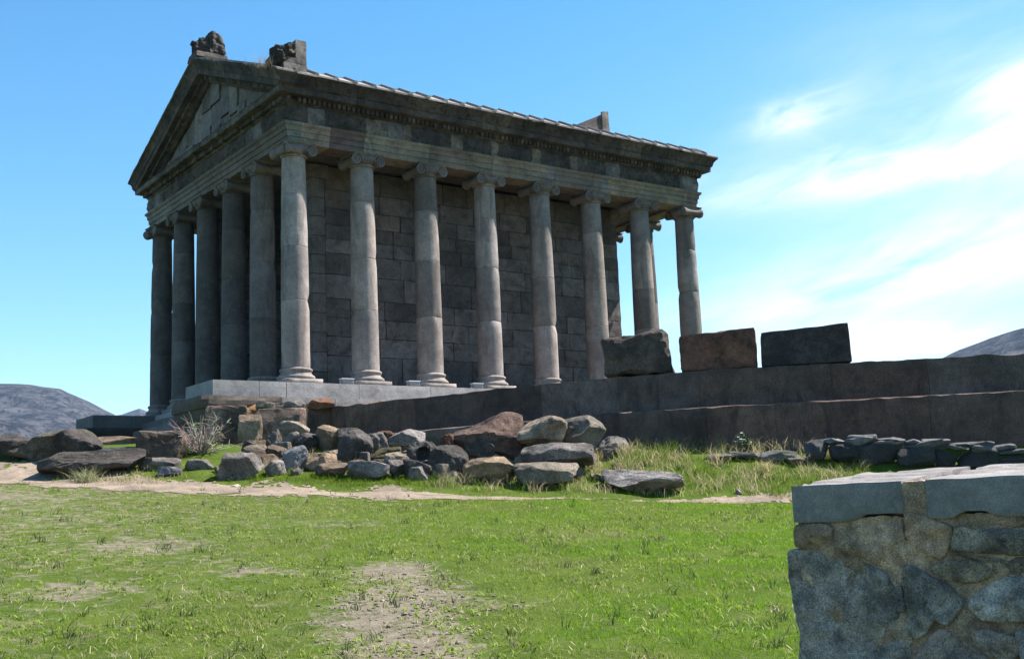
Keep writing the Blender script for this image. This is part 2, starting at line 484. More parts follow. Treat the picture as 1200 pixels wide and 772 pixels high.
def hill_material():
    m, nt, b, out = new_mat('bare_hillside')
    N, L = nt.nodes, nt.links
    geo = N.new('ShaderNodeNewGeometry')
    def noi(sc, det, ro):
        n = N.new('ShaderNodeTexNoise'); n.inputs['Scale'].default_value = sc; n.inputs['Detail'].default_value = det; n.inputs['Roughness'].default_value = ro
        L.new(geo.outputs['Position'], n.inputs['Vector']); return n.outputs[0]
    cr = N.new('ShaderNodeValToRGB'); e = cr.color_ramp.elements
    e[0].position = .42; e[0].color = (.020, .022, .030, 1); e[1].position = .58; e[1].color = (.088, .085, .092, 1)
    L.new(noi(.045, 10, .78), cr.inputs[0])
    r2 = N.new('ShaderNodeMapRange'); r2.inputs['From Min'].default_value = .54; r2.inputs['From Max'].default_value = .58; L.new(noi(.2, 6, .7), r2.inputs['Value'])
    mx = N.new('ShaderNodeMix'); mx.data_type = 'RGBA'; L.new(r2.outputs[0], mx.inputs[0]); L.new(cr.outputs[0], mx.inputs[6]); mx.inputs[7].default_value = (.014, .017, .013, 1)
    L.new(mx.outputs[2], b.inputs['Base Color']); b.inputs['Roughness'].default_value = 1; b.inputs['Specular IOR Level'].default_value = 0
    bp = N.new('ShaderNodeBump'); bp.inputs['Strength'].default_value = 1; bp.inputs['Distance'].default_value = 6
    L.new(noi(.05, 9, .7), bp.inputs['Height']); L.new(bp.outputs[0], b.inputs['Normal'])
    return m
M['hill'] = hill_material()
def peak(r, el): return LOC[2] + r*math.tan(math.radians(el))
def ridge(r, pts): return [(a, peak(r, e)) for a, e in pts]
hill('hills', ridge(1500, [(-12, 8.0), (-4, 7.4), (4, 7.0), (9, 6.6), (12.2, 6.5), (13.6, 6.42), (14.7, 6.28), (15.8, 5.75), (16.8, 5.2), (17.2, 5.0), (18.5, 4.6), (21, 3.6), (25, 2.0)]), 420, 1500, 2300, 1.0)
hill('hills', ridge(2300, [(13, 4.8), (16.4, 5.0), (17.4, 5.1), (18.2, 5.38), (18.7, 5.18), (19.6, 4.9), (21, 4.5), (25, 4.0), (32, 3.0)]), 900, 2300, 3200, 5.0)
hill('hills', ridge(1300, [(51, 2.0), (54, 4.6), (56.3, 6.0), (57.2, 6.4), (58.6, 6.9), (60, 7.2), (63, 7.9), (68, 8.4), (76, 8.0), (85, 7.0)]), 420, 1300, 2100, 9.0)

# ------------------------------------------------------------------ the temple
AX, AY, NX, NY = 2.101, 2.077, 8, 6
LX, LY = AX*(NX-1), AY*(NY-1)
ZF = -.12                                   # stylobate top
TB = (LX/2, LY/2, -2.8)
temple = empty('temple', TB); WORIG['temple'] = TB
tag(temple, 'grey colonnaded stone temple with a gabled roof standing above the dark wall', 'temple')
r = random.Random(5)

def grey(v, warm=0.0, cool=0.0):
    return (v*(1 + warm), v, v*(1 - warm + cool))

# podium, stylobate, stair pedestals, stairs
mb = MB()
mb.hexa([(-.72,-.72,-2.8),(LX+.72,-.72,-2.8),(LX+.72,LY+.72,-2.8),(-.72,LY+.72,-2.8),(-.72,-.72,-.85),(LX+.72,-.72,-.85),(LX+.72,LY+.72,-.85),(-.72,LY+.72,-.85)], (60, 30, 8), .012, 2.5, grey(.2, .05))
mb.hexa([(-.98,-.98,-2.81),(LX+.98,-.98,-2.81),(LX+.98,LY+.98,-2.81),(-.98,LY+.98,-2.81),(-.98,-.98,-2.4),(LX+.98,-.98,-2.4),(LX+.98,LY+.98,-2.4),(-.98,LY+.98,-2.4)], (60, 30, 2), .012, 2.5, grey(.19, .05))
mb.build('podium', M['podium'], temple)
mb = MB()
x = -.72
SY0 = -.72
def slabs(x0, x1, y0, y1, z0, z1, lens, base, warm, amp=.004, rd=.008):
    x = x0
    while x < x1 - .01:
        l = r.uniform(*lens); e = min(x + l, x1)
        if x1 - e < .5: e = x1
        t = grey(base*r.uniform(.86, 1.12), warm)
        mb.hexa([(x,y0,z0),(e-.006,y0,z0),(e-.006,y1,z0),(x,y1,z0),(x,y0,z1),(e-.006,y0,z1),(e-.006,y1,z1),(x,y1,z1)], (8, 2, 3), amp, 3, t, rd)
        x = e
slabs(-.60, LX+.72, -.72, LY+.72, -.52, ZF, (1.6, 2.4), .30, .02)
mb.build('stylobate', M['podium'], temple)
mb = MB()
slabs(-.80, LX+.86, -.86, LY+.86, -.84, -.525, (1.5, 2.6), .26, .05, .012, .02)
mb.build('stylobate_moulding', M['podium'], temple)
for (y0, y1) in ((-.72, 1.15), (LY-1.15, LY+.72)):
    mb = MB()
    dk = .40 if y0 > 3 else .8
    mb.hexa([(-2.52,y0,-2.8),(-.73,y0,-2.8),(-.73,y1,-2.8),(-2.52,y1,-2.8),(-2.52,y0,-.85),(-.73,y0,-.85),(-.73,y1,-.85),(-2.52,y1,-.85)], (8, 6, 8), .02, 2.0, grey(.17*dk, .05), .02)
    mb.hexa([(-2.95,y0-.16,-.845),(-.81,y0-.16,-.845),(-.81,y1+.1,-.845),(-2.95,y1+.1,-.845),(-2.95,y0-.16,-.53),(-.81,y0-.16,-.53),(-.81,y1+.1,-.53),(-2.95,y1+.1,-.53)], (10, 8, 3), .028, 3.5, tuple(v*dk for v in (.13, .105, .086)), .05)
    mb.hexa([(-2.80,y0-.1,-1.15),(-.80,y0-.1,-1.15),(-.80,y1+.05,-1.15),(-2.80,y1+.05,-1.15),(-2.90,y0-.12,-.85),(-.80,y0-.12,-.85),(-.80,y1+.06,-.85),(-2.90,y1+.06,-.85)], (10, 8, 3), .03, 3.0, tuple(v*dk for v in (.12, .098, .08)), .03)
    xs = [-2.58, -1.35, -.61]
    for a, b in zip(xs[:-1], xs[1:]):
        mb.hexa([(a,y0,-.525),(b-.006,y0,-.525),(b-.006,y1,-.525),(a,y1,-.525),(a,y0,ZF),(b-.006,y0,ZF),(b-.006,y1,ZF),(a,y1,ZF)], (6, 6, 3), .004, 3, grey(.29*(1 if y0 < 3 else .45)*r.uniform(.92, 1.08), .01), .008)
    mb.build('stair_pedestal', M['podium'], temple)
mb = MB()
for k in range(9):
    zt = ZF - .27*(k+1)
    mb.box(-.75-.31*(k+1), -.75-.31*k, 1.16, LY-1.16, -2.8, zt, grey(.15*r.uniform(.85, 1.1), .03))
mb.jitter(.008, 2)
mb.build('staircase', M['podium'], temple)

# columns
def shaft(cx, cy, tones, seed):
    rr = random.Random(seed)
    b = MB()
    js = [.33, 2.06 + rr.uniform(-.15, .12), 3.54 + rr.uniform(-.12, .12), 5.05 + rr.uniform(-.12, .12), 6.09]
    prof = []; tt = []
    def rad(z):
        t = (z-.33)/5.75
        return .378 - .050*t - .010*t*t + (.012*math.sin(math.pi*t))
    for k in range(4):
        a, e = js[k], js[k+1]
        n = 11
        prof.append((a + .0015, rad(a) - .013)); tt.append(tones[k])
        for i in range(n+1):
            z = a + .006 + (e - a - .012)*(0, .008, .02, .14, .27, .4, .6, .73, .86, .98, .992, 1)[i]
            prof.append((z, rad(z))); tt.append(tones[k])
        prof.append((e - .0015, rad(e) - .013)); tt.append((.05, .05, .05))
    # apophyge at the top
    prof += [(6.085, .345), (6.10, .36), (6.13, .36), (6.14, .34)]; tt += [tones[3]]*4
    b.lathe(cx, cy, prof, 40, tones=tt, jit=.004)
    # chips at the joints
    for i, p in enumerate(b.v):
        q = Vector(p)
        c = noise.noise(q*2.2 + Vector((seed, 0, 0)))
        dj = min(abs(p[2] - j) for j in js[1:4])
        if c > .12 and dj < .13:
            k = 1 - min(.14, (c - .12)*.40)*(1 - dj/.13)
            b.v[i] = (cx + (p[0]-cx)*k, cy + (p[1]-cy)*k, p[2])
    return b

def base_mb(cx, cy, tone):
    b = MB()
    z = ZF
    b.hexa([(cx-.53,cy-.53,z),(cx+.53,cy-.53,z),(cx+.53,cy+.53,z),(cx-.53,cy+.53,z),(cx-.53,cy-.53,z+.13),(cx+.53,cy-.53,z+.13),(cx+.53,cy+.53,z+.13),(cx-.53,cy+.53,z+.13)], (4, 4, 2), .004, 3, tone, .010)
    prof = [(z+.131, .42)]
    for k in range(7):
        a = -math.pi/2 + math.pi*k/6; prof.append((z+.19+.058*math.sin(a), .45+.062*math.cos(a)))
    prof += [(z+.255, .445), (z+.275, .445), (z+.285, .425), (z+.315, .405), (z+.345, .415), (z+.352, .425)]
    for k in range(6):
        a = -math.pi/2 + math.pi*k/5; prof.append((z+.392+.038*math.sin(a), .41+.034*math.cos(a)))
    prof += [(z+.44, .40), (z+.452, .385)]
    b.lathe(cx, cy, prof, 40, tone, jit=.004)
    return b

def capital_mb(kind, tone):
    """Ionic capital around the origin, z from 0 (top of shaft) to .32; volutes on the -y/+y faces"""
    b = MB()
    b.lathe(0, 0, [(0, .34), (.012, .365), (.035, .365), (.05, .345), (.07, .36), (.12, .43), (.17, .45), (.2, .43)], 36, tone, jit=.004)
    def bolsters(rot, y0=-.41, y1=.41):
        c, s_ = math.cos(rot), math.sin(rot)
        def T(p): return (p[0]*c - p[1]*s_, p[0]*s_ + p[1]*c, p[2])
        q = MB()
        for sx in (-1, 1):
            vs = []; fs = []
            n = 20; ny = 12
            for j in range(ny+1):
                t = j/ny; y = y0 + (y1 - y0)*t
                rad = .158 - .058*math.sin(math.pi*min(1, max(0, (t-.06)/.88)))**.7
                for k in range(n):
                    a = 2*math.pi*k/n
                    vs.append((sx*.37 + rad*math.cos(a), y, .118 + rad*math.sin(a)))
            for j in range(ny):
                for k in range(n):
                    fs.append((j*n+k, j*n+(k+1) % n, (j+1)*n+(k+1) % n, (j+1)*n+k))
            fs.append(tuple(range(n))); fs.append(tuple(ny*n+k for k in range(n-1, -1, -1)))
            dk = tuple(v*.35 for v in tone)                    # shade of the carved grooves, painted onto the disc ends
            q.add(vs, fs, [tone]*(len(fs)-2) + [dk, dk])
            for yy in (y0, y1):
                pts = []; rads = []
                for k in range(44):
                    th = k/43*2*math.pi*2.3
                    rr_ = .148*(1 - k/43*.86)
                    pts.append((sx*.37 + sx*rr_*math.sin(th), yy, .118 + rr_*math.cos(th))); rads.append(.020 - .009*k/43)
                q.tube(pts, rads, 6, tuple(v*1.25 for v in tone))  # spiral painted lighter, like light on the raised carving
                q.tube([(sx*.37, yy - .012, .118), (sx*.37, yy + .012, .118)], .03, 8, tone)
        q.box(-.375, .375, y0+.012, y0+.05, .14, .27, tone)
        q.box(-.375, .375, y1-.05, y1-.012, .14, .27, tone)
        q.tube([(-.36, y0+.005, .262), (.36, y0+.005, .262)], .012, 6, tone)
        for k in range(5):                                     # egg moulding between the volutes
            q.tube([(-.2+.1*k, y0-.004, .08), (-.2+.1*k, y0-.018, .115), (-.2+.1*k, y0+.01, .155)], [.02, .036, .02], 8, tone)
        q.v = [T(p) for p in q.v]
        b.add(q.v, q.f, q.t)
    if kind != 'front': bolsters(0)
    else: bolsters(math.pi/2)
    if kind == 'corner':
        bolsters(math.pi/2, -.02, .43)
        b.v = b.v
    b.box(-.36, .36, -.36, .36, .15, .275, tone)
    b.hexa([(-.43,-.43,.272),(.43,-.43,.272),(.43,.43,.272),(-.43,.43,.272),(-.47,-.47,.318),(.47,-.47,.318),(.47,.47,.318),(-.47,.47,.318)], (6, 6, 2), .008, 5, tone, .008)
    b.jitter(.007, 6)
    return b

CAPS = {}
def capital(kind, cx, cy, parent):
    if kind not in CAPS:
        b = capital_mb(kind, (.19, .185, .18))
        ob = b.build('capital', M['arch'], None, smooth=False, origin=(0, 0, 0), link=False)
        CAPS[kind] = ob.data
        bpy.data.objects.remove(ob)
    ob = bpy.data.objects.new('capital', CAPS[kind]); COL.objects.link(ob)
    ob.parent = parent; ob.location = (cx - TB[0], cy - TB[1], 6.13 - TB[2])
    return ob

TONES = {  # drum greys of the columns one can tell apart, bottom to top
    (0, 0): (.30, .27, .31, .30), (1, 0): (.28, .30, .31, .27), (2, 0): (.27, .22, .28, .22), (3, 0): (.29, .25, .29, .28), (4, 0): (.31, .24, .27, .26),
    (5, 0): (.25, .26, .27, .24), (6, 0): (.24, .20, .26, .25), (7, 0): (.28, .24, .28, .25), (0, 1): (.17, .25, .27, .21), (0, 2): (.20, .16, .19, .15), (0, 3): (.17, .19, .18, .17)}
for i in range(NX):
    for j in range(NY):
        if not (i in (0, NX-1) or j in (0, NY-1)): continue
        cx, cy = i*AX, j*AY
        g4 = TONES.get((i, j), tuple(r.uniform(.17, .25) for _ in range(4)))
        tones = [grey((v - .24)*1.9 + .225 if i or not j else v*.72, r.uniform(-.02, .05)) for v in g4]  # front row behind the corner: weaker light there is put into darker drum tones
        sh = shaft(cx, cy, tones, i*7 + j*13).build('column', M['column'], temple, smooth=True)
        # shafts are parts; their base and capital are sub-parts
        WORIG[sh.name] = TB
        bb = base_mb(cx, cy, grey(.30*r.uniform(.9, 1.05), .01)).build('column_base', M['column'], sh, smooth=False)
        kind = 'corner' if (i in (0, NX-1) and j in (0, NY-1)) else ('front' if i in (0, NX-1) else 'flank')
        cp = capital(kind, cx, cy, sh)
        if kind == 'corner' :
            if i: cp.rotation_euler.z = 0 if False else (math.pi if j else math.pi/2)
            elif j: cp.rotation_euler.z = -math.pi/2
for o in bpy.data.objects:
    if o.name.startswith('column_base'):
        o.data.polygons.foreach_set('use_smooth', [len(p.vertices) == 4 for p in o.data.polygons])

# cella
CX0, CX1, CY0, CY1 = 1.13, 12.68, 1.26, LY-1.26
def ashlar(mb, p0, u, n, L_, z0, z1, seed, thick=.35, hole=None):
    q = random.Random(seed)
    p0 = np.array(p0, float); u = np.array(u, float); n = np.array(n, float)
    z = z0; row = 0
    while z < z1 - .05:
        h = q.choice((.42, .48, .55, .62, .70)) if row else 1.05
        e = z + h
        if z1 - e < .3: e = z1
        s = 0.0
        while s < L_ - .01:
            l = q.uniform(.55, 1.5) if row else q.uniform(.9, 1.7)
            t = s + l
            if L_ - t < .4: t = L_
            if hole and not (t < hole[0] or s > hole[1]) and z < hole[2]:
                s = t; continue
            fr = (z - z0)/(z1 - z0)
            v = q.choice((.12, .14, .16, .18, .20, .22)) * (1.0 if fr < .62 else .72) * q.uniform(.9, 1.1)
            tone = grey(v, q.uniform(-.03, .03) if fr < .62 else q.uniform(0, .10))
            pr = q.uniform(0, .014)
            a = p0 + u*(s + .004) + n*pr; b = p0 + u*(t - .004) + n*pr
            zz0, zz1 = z + .004, e - .004
            back = -n*(thick + pr)
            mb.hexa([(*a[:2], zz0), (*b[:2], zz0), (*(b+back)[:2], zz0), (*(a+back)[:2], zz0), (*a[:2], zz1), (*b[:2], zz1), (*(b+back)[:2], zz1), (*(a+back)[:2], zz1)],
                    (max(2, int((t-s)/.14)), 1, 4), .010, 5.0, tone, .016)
            s = t
        z = e; row += 1
mb = MB()
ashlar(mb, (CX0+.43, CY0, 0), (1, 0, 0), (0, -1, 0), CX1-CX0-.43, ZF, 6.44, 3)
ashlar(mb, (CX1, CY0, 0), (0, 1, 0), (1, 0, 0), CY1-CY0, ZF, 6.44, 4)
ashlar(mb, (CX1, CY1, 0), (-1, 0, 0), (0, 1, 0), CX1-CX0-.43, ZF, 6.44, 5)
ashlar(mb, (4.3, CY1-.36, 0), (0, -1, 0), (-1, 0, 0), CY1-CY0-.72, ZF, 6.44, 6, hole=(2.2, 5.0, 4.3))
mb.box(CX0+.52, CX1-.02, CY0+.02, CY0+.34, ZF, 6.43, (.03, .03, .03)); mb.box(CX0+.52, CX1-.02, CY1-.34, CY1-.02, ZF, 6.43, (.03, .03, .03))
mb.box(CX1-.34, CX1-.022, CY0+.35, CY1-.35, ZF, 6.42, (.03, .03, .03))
mb.build('cella_wall', M['ashlar'], temple)
for (y0, y1) in ((CY0-.04, CY0+.42), (CY1-.42, CY1+.04)):
    mb = MB(); z = ZF
    for k in range(11):
        e = ZF + (6.05 - ZF)*(k+1)/11
        t = grey(r.uniform(.13, .20), 0)
        mb.hexa([(CX0,y0,z+.003),(CX0+.42,y0,z+.003),(CX0+.42,y1,z+.003),(CX0,y1,z+.003),(CX0,y0,e-.003),(CX0+.42,y0,e-.003),(CX0+.42,y1,e-.003),(CX0,y1,e-.003)], (4, 4, 4), .006, 4, t, .012)
        z = e
    mb.hexa([(CX0-.05,y0-.05,6.05),(CX0+.55,y0-.05,6.05),(CX0+.55,y1+.05,6.05),(CX0-.05,y1+.05,6.05),(CX0-.10,y0-.08,6.44),(CX0+.5,y0-.08,6.44),(CX0+.6,y1+.13,6.44),(CX0-.13,y1+.13,6.44)], (5, 5, 4), .02, 5, grey(.15, .03), .01)
    mb.build('anta', M['ashlar'], temple)
# capital block at the rear corner of the cella wall
mb = MB()
mb.hexa([(CX1-.3,CY0-.05,5.95),(CX1+.05,CY0-.05,5.95),(CX1+.05,CY0+.4,5.95),(CX1-.3,CY0+.4,5.95),(CX1-.3,CY0-.12,6.43),(CX1+.16,CY0-.12,6.43),(CX1+.16,CY0+.4,6.43),(CX1-.3,CY0+.4,6.43)], (4, 4, 4), .02, 5, grey(.14, .03), .01)
mb.build('pilaster_capital', M['ashlar'], temple)
mb = MB()
for (x0, x1, y0, y1) in ((-.30, LX+.30, .34, CY0+.02), (-.30, LX+.30, CY1-.02, LY-.34), (.34, CX0+3, CY0, CY1), (CX1, LX-.34, CY0, CY1)):
    n = max(1, int((x1-x0)/1.05)); w = (x1-x0)/n
    for k in range(n):
        z = 6.52 + r.uniform(0, .015)
        mb.hexa([(x0+k*w+.006,y0,z),(x0+(k+1)*w-.006,y0,z),(x0+(k+1)*w-.006,y1,z),(x0+k*w+.006,y1,z),(x0+k*w+.006,y0,z+.3),(x0+(k+1)*w-.006,y0,z+.3),(x0+(k+1)*w-.006,y1,z+.3),(x0+k*w+.006,y1,z+.3)], (4, 4, 1), .008, 4, grey(r.uniform(.09, .14), .06))
mb.build('ceiling', M['arch'], temple)

# entablature: profiles run along the four sides with mitred corners
SIDE = {'flank': (LX, lambda s, d: (s, -d)), 'rear': (LY, lambda s, d: (LX+d, s)), 'far': (LX, lambda s, d: (LX-s, LY+d)), 'front': (LY, lambda s, d: (-d, LY-s))}
def run(mb, side, s0, s1, prof, tone, m0=0, m1=0, step=.16, amp=.0, freq=4., push=0., zf=None):
    L_, fn = SIDE[side]
    n = max(1, int((s1 - s0)/step))
    vs = []; fs = []; k_ = len(prof)
    for i in range(n+1):
        for (d, z) in prof:
            a = s0 - d*m0; b = s1 + d*m1
            s = a + (b - a)*i/n
            x, y = fn(s, d + push)
            zz = z + (zf(s, d) if zf else 0)
            if amp:
                q = Vector((x, y, zz)); w = noise.noise_vector(q*freq); w2 = noise.noise_vector(q*freq*3.3)
                x += amp*(w[0] + .5*w2[0]); y += amp*(w[1] + .5*w2[1]); zz += amp*(w[2] + .5*w2[2])
            vs.append((x, y, zz))
    for i in range(n):
        for k in range(k_):
            fs.append((i*k_+k, (i+1)*k_+k, (i+1)*k_+(k+1) % k_, i*k_+(k+1) % k_))
    fs.append(tuple(range(k_))); fs.append(tuple(n*k_ + k for k in range(k_-1, -1, -1)))
    mb.add(vs, fs, tone)

def densify(prof, step=.07):
    out = []
    for a, b in zip(prof, prof[1:] + prof[:1]):
        n = max(1, int(math.hypot(b[0]-a[0], b[1]-a[1])/step)) if (a[0] > .2 and b[0] > .2) else 1
        for i in range(n): out.append((a[0]+(b[0]-a[0])*i/n, a[1]+(b[1]-a[1])*i/n))
    return out
ARCH = [(-.33, 6.448), (.33, 6.448), (.335, 6.60), (.365, 6.605), (.37, 6.76), (.40, 6.765), (.405, 6.88), (.46, 6.93), (.47, 6.995), (-.33, 6.995)]
ARCH = densify(ARCH)
def arch_tone(kind):
    return {'pale': (.26, .232, .198), 'white': (.275, .25, .225), 'mid': (.19, .175, .155), 'dark': (.135, .122, .11), 'new': (.21, .21, .205)}[kind]
ARCH_F = [(0.0, .04, 'new', 1), (.04, .93, 'white', 0), (.93, 2.0, 'dark', 0), (2.0, 4.14, 'white', 0), (4.14, 5.46, 'mid', 0), (5.46, 6.38, 'mid', 0), (6.38, 8.43, 'pale', 0), (8.43, 8.77, 'new', 0),
          (8.77, 10.70, 'mid', 0), (10.70, 10.95, 'new', 0), (10.95, 12.56, 'pale', 0), (12.56, 14.53, 'pale', 0), (14.53, LX, 'mid', 2)]
mb = MB()
for (a, b, k, c) in ARCH_F:
    t = tuple(v*r.uniform(.93, 1.05) for v in arch_tone(k))
    run(mb, 'flank', a + .005, b - .005, ARCH, t, 1 if c == 1 else 0, 1 if c == 2 else 0, .08, .015, 4.5, r.uniform(-.008, .008))
for side in ('rear', 'far', 'front'):
    L_ = SIDE[side][0]; n = NY-1 if side != 'far' else NX-1
    for k in range(n):
        w = L_/n
        t = arch_tone(r.choice(('new', 'new', 'mid', 'mid') if side == 'front' else ('pale', 'mid', 'dark')))
        if side == 'front' and k == 0: t = (.27, .27, .265)
        run(mb, side, k*w + .005, (k+1)*w - .005, ARCH, tuple(v*.85 for v in t), 1 if k == 0 else 0, 1 if k == n-1 else 0, .12, .008, 3.5, r.uniform(-.006, .006))
mb.build('architrave', M['arch'], temple)

FR = densify([(-.2, 7.0), (.36, 7.0), (.375, 7.06), (.40, 7.2), (.40, 7.34), (.375, 7.44), (.37, 7.497), (-.2, 7.497)], .045)
mb = MB()
def frieze(side, a, b, kind, c0=0, c1=0, step=.05):
    if kind == 'new':
        run(mb, side, a+.004, b-.004, FR, grey(.20*r.uniform(.92, 1.06)), c0, c1, .12, .004, 3, .006)
    else:
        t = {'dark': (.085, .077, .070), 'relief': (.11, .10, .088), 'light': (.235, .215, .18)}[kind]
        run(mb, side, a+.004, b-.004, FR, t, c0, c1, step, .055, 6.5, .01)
fl = [(-.0, .25, 'relief', 1), (.25, .78, 'new', 0), (.78, 2.05, 'relief', 0), (2.05, 2.75, 'light', 0), (2.75, 3.25, 'new', 0), (3.25, 3.55, 'light', 0), (3.55, 4.9, 'dark', 0), (4.9, 5.3, 'light', 0), (5.3, 6.35, 'dark', 0),
      (6.35, 6.6, 'light', 0), (6.6, 7.9, 'dark', 0), (7.9, 8.25, 'light', 0), (8.25, 9.4, 'dark', 0), (9.4, 9.7, 'light', 0), (9.7, 10.9, 'relief', 0), (10.9, 11.5, 'new', 0), (11.5, 12.5, 'dark', 0), (12.5, 14.2, 'relief', 0), (14.2, LX, 'new', 2)]
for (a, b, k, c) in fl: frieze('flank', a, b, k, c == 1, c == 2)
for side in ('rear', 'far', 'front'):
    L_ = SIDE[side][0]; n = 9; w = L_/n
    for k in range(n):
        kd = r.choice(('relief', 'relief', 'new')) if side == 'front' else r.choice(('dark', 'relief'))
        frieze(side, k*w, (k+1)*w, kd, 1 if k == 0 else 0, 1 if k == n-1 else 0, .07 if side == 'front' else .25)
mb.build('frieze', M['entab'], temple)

# cornice with dentils and a tall gutter course
BED = densify([(-.2, 7.50), (.40, 7.50), (.43, 7.55), (.44, 7.66), (.5, 7.69), (-.2, 7.69)], .06)
CORO = densify([(-.2, 7.692), (.62, 7.692), (.72, 7.70), (.73, 7.86), (.75, 7.868), (-.2, 7.868)], .06)
SIMA = densify([(-.2, 7.872), (.75, 7.872), (.77, 7.90), (.80, 8.0), (.86, 8.09), (.91, 8.12), (.92, 8.165), (-.2, 8.165)], .05)
mb = MB()
for side in ('flank', 'rear', 'far', 'front'):
    L_ = SIDE[side][0]
    cuts = [0.0]
    while cuts[-1] < L_ - 1.2: cuts.append(cuts[-1] + r.uniform(.9, 1.7))
    if L_ - cuts[-1] < .5: cuts.pop()
    cuts.append(L_)
    fine = side in ('flank', 'front')
    for k, (a, b) in enumerate(zip(cuts[:-1], cuts[1:])):
        c0, c1 = int(k == 0), int(k == len(cuts)-2)
        v = r.choice((.07, .08, .09, .105))
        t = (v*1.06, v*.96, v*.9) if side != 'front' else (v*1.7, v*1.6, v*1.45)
        if r.random() < .18: t = (.15, .135, .115)
        p = r.uniform(-.018, .014)
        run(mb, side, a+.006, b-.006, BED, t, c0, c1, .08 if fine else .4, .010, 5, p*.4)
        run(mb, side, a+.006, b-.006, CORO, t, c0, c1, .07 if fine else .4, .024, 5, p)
        if side in ('flank', 'far'):
            run(mb, side, a+.006, b-.006, SIMA, tuple(v_*.9 for v_ in t), c0, c1, .055 if fine else .4, .042, 5.5, p)
    if side != 'far':
        s = -.40
        while s < L_ + .42:
            if r.random() > .05:
                dz = r.uniform(-.004, .004)
                vv = r.choice((.07, .09, .11, .15)) * (1.3 if side == 'front' else 1)
                x0, y0 = SIDE[side][1](s, .43); x1, y1 = SIDE[side][1](s + .092, .555 + r.uniform(-.02, .004))
                mb.box(min(x0, x1), max(x0, x1), min(y0, y1), max(y0, y1), 7.545+dz, 7.672+dz, (vv, vv*.95, vv*.88))
            s += .150
for k in range(15):                                   # worn lion heads on the gutter
    x = .35 + k*1.0
    zc = 8.02 + r.uniform(-.02, .02); y_ = -.83 + r.uniform(0, .03)
    q_ = len(mb.v)
    def head(x, y, z, s, tone):
        vs = []; fs = []; n = 8
        for i in range(n+1):
            ph = math.pi*i/n
            for j in range(2*n):
                th = math.pi*j/n
                p = np.array([x + s*math.sin(ph)*math.cos(th), y + s*.8*math.sin(ph)*math.sin(th), z - s*math.cos(ph)])
                w = noise.noise_vector(Vector(p*11)); vs.append(p + .03*np.array(w))
        for i in range(n):
            for j in range(2*n): fs.append((i*2*n+j, i*2*n+(j+1) % (2*n), (i+1)*2*n+(j+1) % (2*n), (i+1)*2*n+j))
        mb.add(vs, fs, tone)
    if r.random() > .2: head(x, y_, zc, r.uniform(.065, .10), (.085, .078, .068))
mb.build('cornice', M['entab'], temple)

# gables
YC = LY/2; EV, ZE, ZA = -.93, 8.18, 10.60
SL = (ZA - ZE)/(YC - EV)
def rake_z(y): return ZE + SL*(min(y, LY - y) - EV)
def rake(mb, side, prof, tone_f, cuts, step, amp, freq):
    """profile (d, h) with h metres below the roof line, run up both slopes and mitred at the apex"""
    k_ = len(prof)
    sx = -1 if side == 'front' else 1; x0 = 0 if side == 'front' else LX
    for half in (0, 1):
        for a, b in zip(cuts[:-1], cuts[1:]):
            n = max(1, int((b-a)/step)); vs = []; fs = []
            p = r.uniform(-.014, .012)
            for i in range(n+1):
                y = a + (b-a)*i/n
                for (d, h) in prof:
                    ym = y if (a > 0 or i) else -d          # lower end mitred with the gutter of the long side
                    x = x0 + sx*(d+p); yy = ym if not half else LY - ym; z = rake_z(yy) - h
                    if amp:
                        q = Vector((x, yy, z)); w = noise.noise_vector(q*freq); w2 = noise.noise_vector(q*freq*3.3)
                        ey = 0 if (i in (0, n)) else 1
                        x += amp*(w[0]+.5*w2[0]); yy += ey*amp*(w[1]+.5*w2[1]); z += amp*(w[2]+.5*w2[2])
                    vs.append((x, yy, z))
            for i in range(n):
                for k in range(k_): fs.append((i*k_+k, i*k_+(k+1) % k_, (i+1)*k_+(k+1) % k_, (i+1)*k_+k))
            fs.append(tuple(range(k_))); fs.append(tuple(n*k_+k for k in range(k_-1, -1, -1)))
            mb.add(vs, fs, tone_f())
def dark_t():
    v = r.choice((.075, .09, .11, .13)); return (v*1.05, v*.97, v*.88)
RSIMA = densify([(-.1, .0), (.92, .0), (.91, .05), (.86, .08), (.80, .17), (.77, .27), (.75, .29), (-.1, .29)], .06)
RCORO = densify([(-.1, .295), (.745, .295), (.725, .46), (.60, .47), (.5, .475), (.44, .51), (.43, .62), (.36, .70), (-.1, .70)], .06)
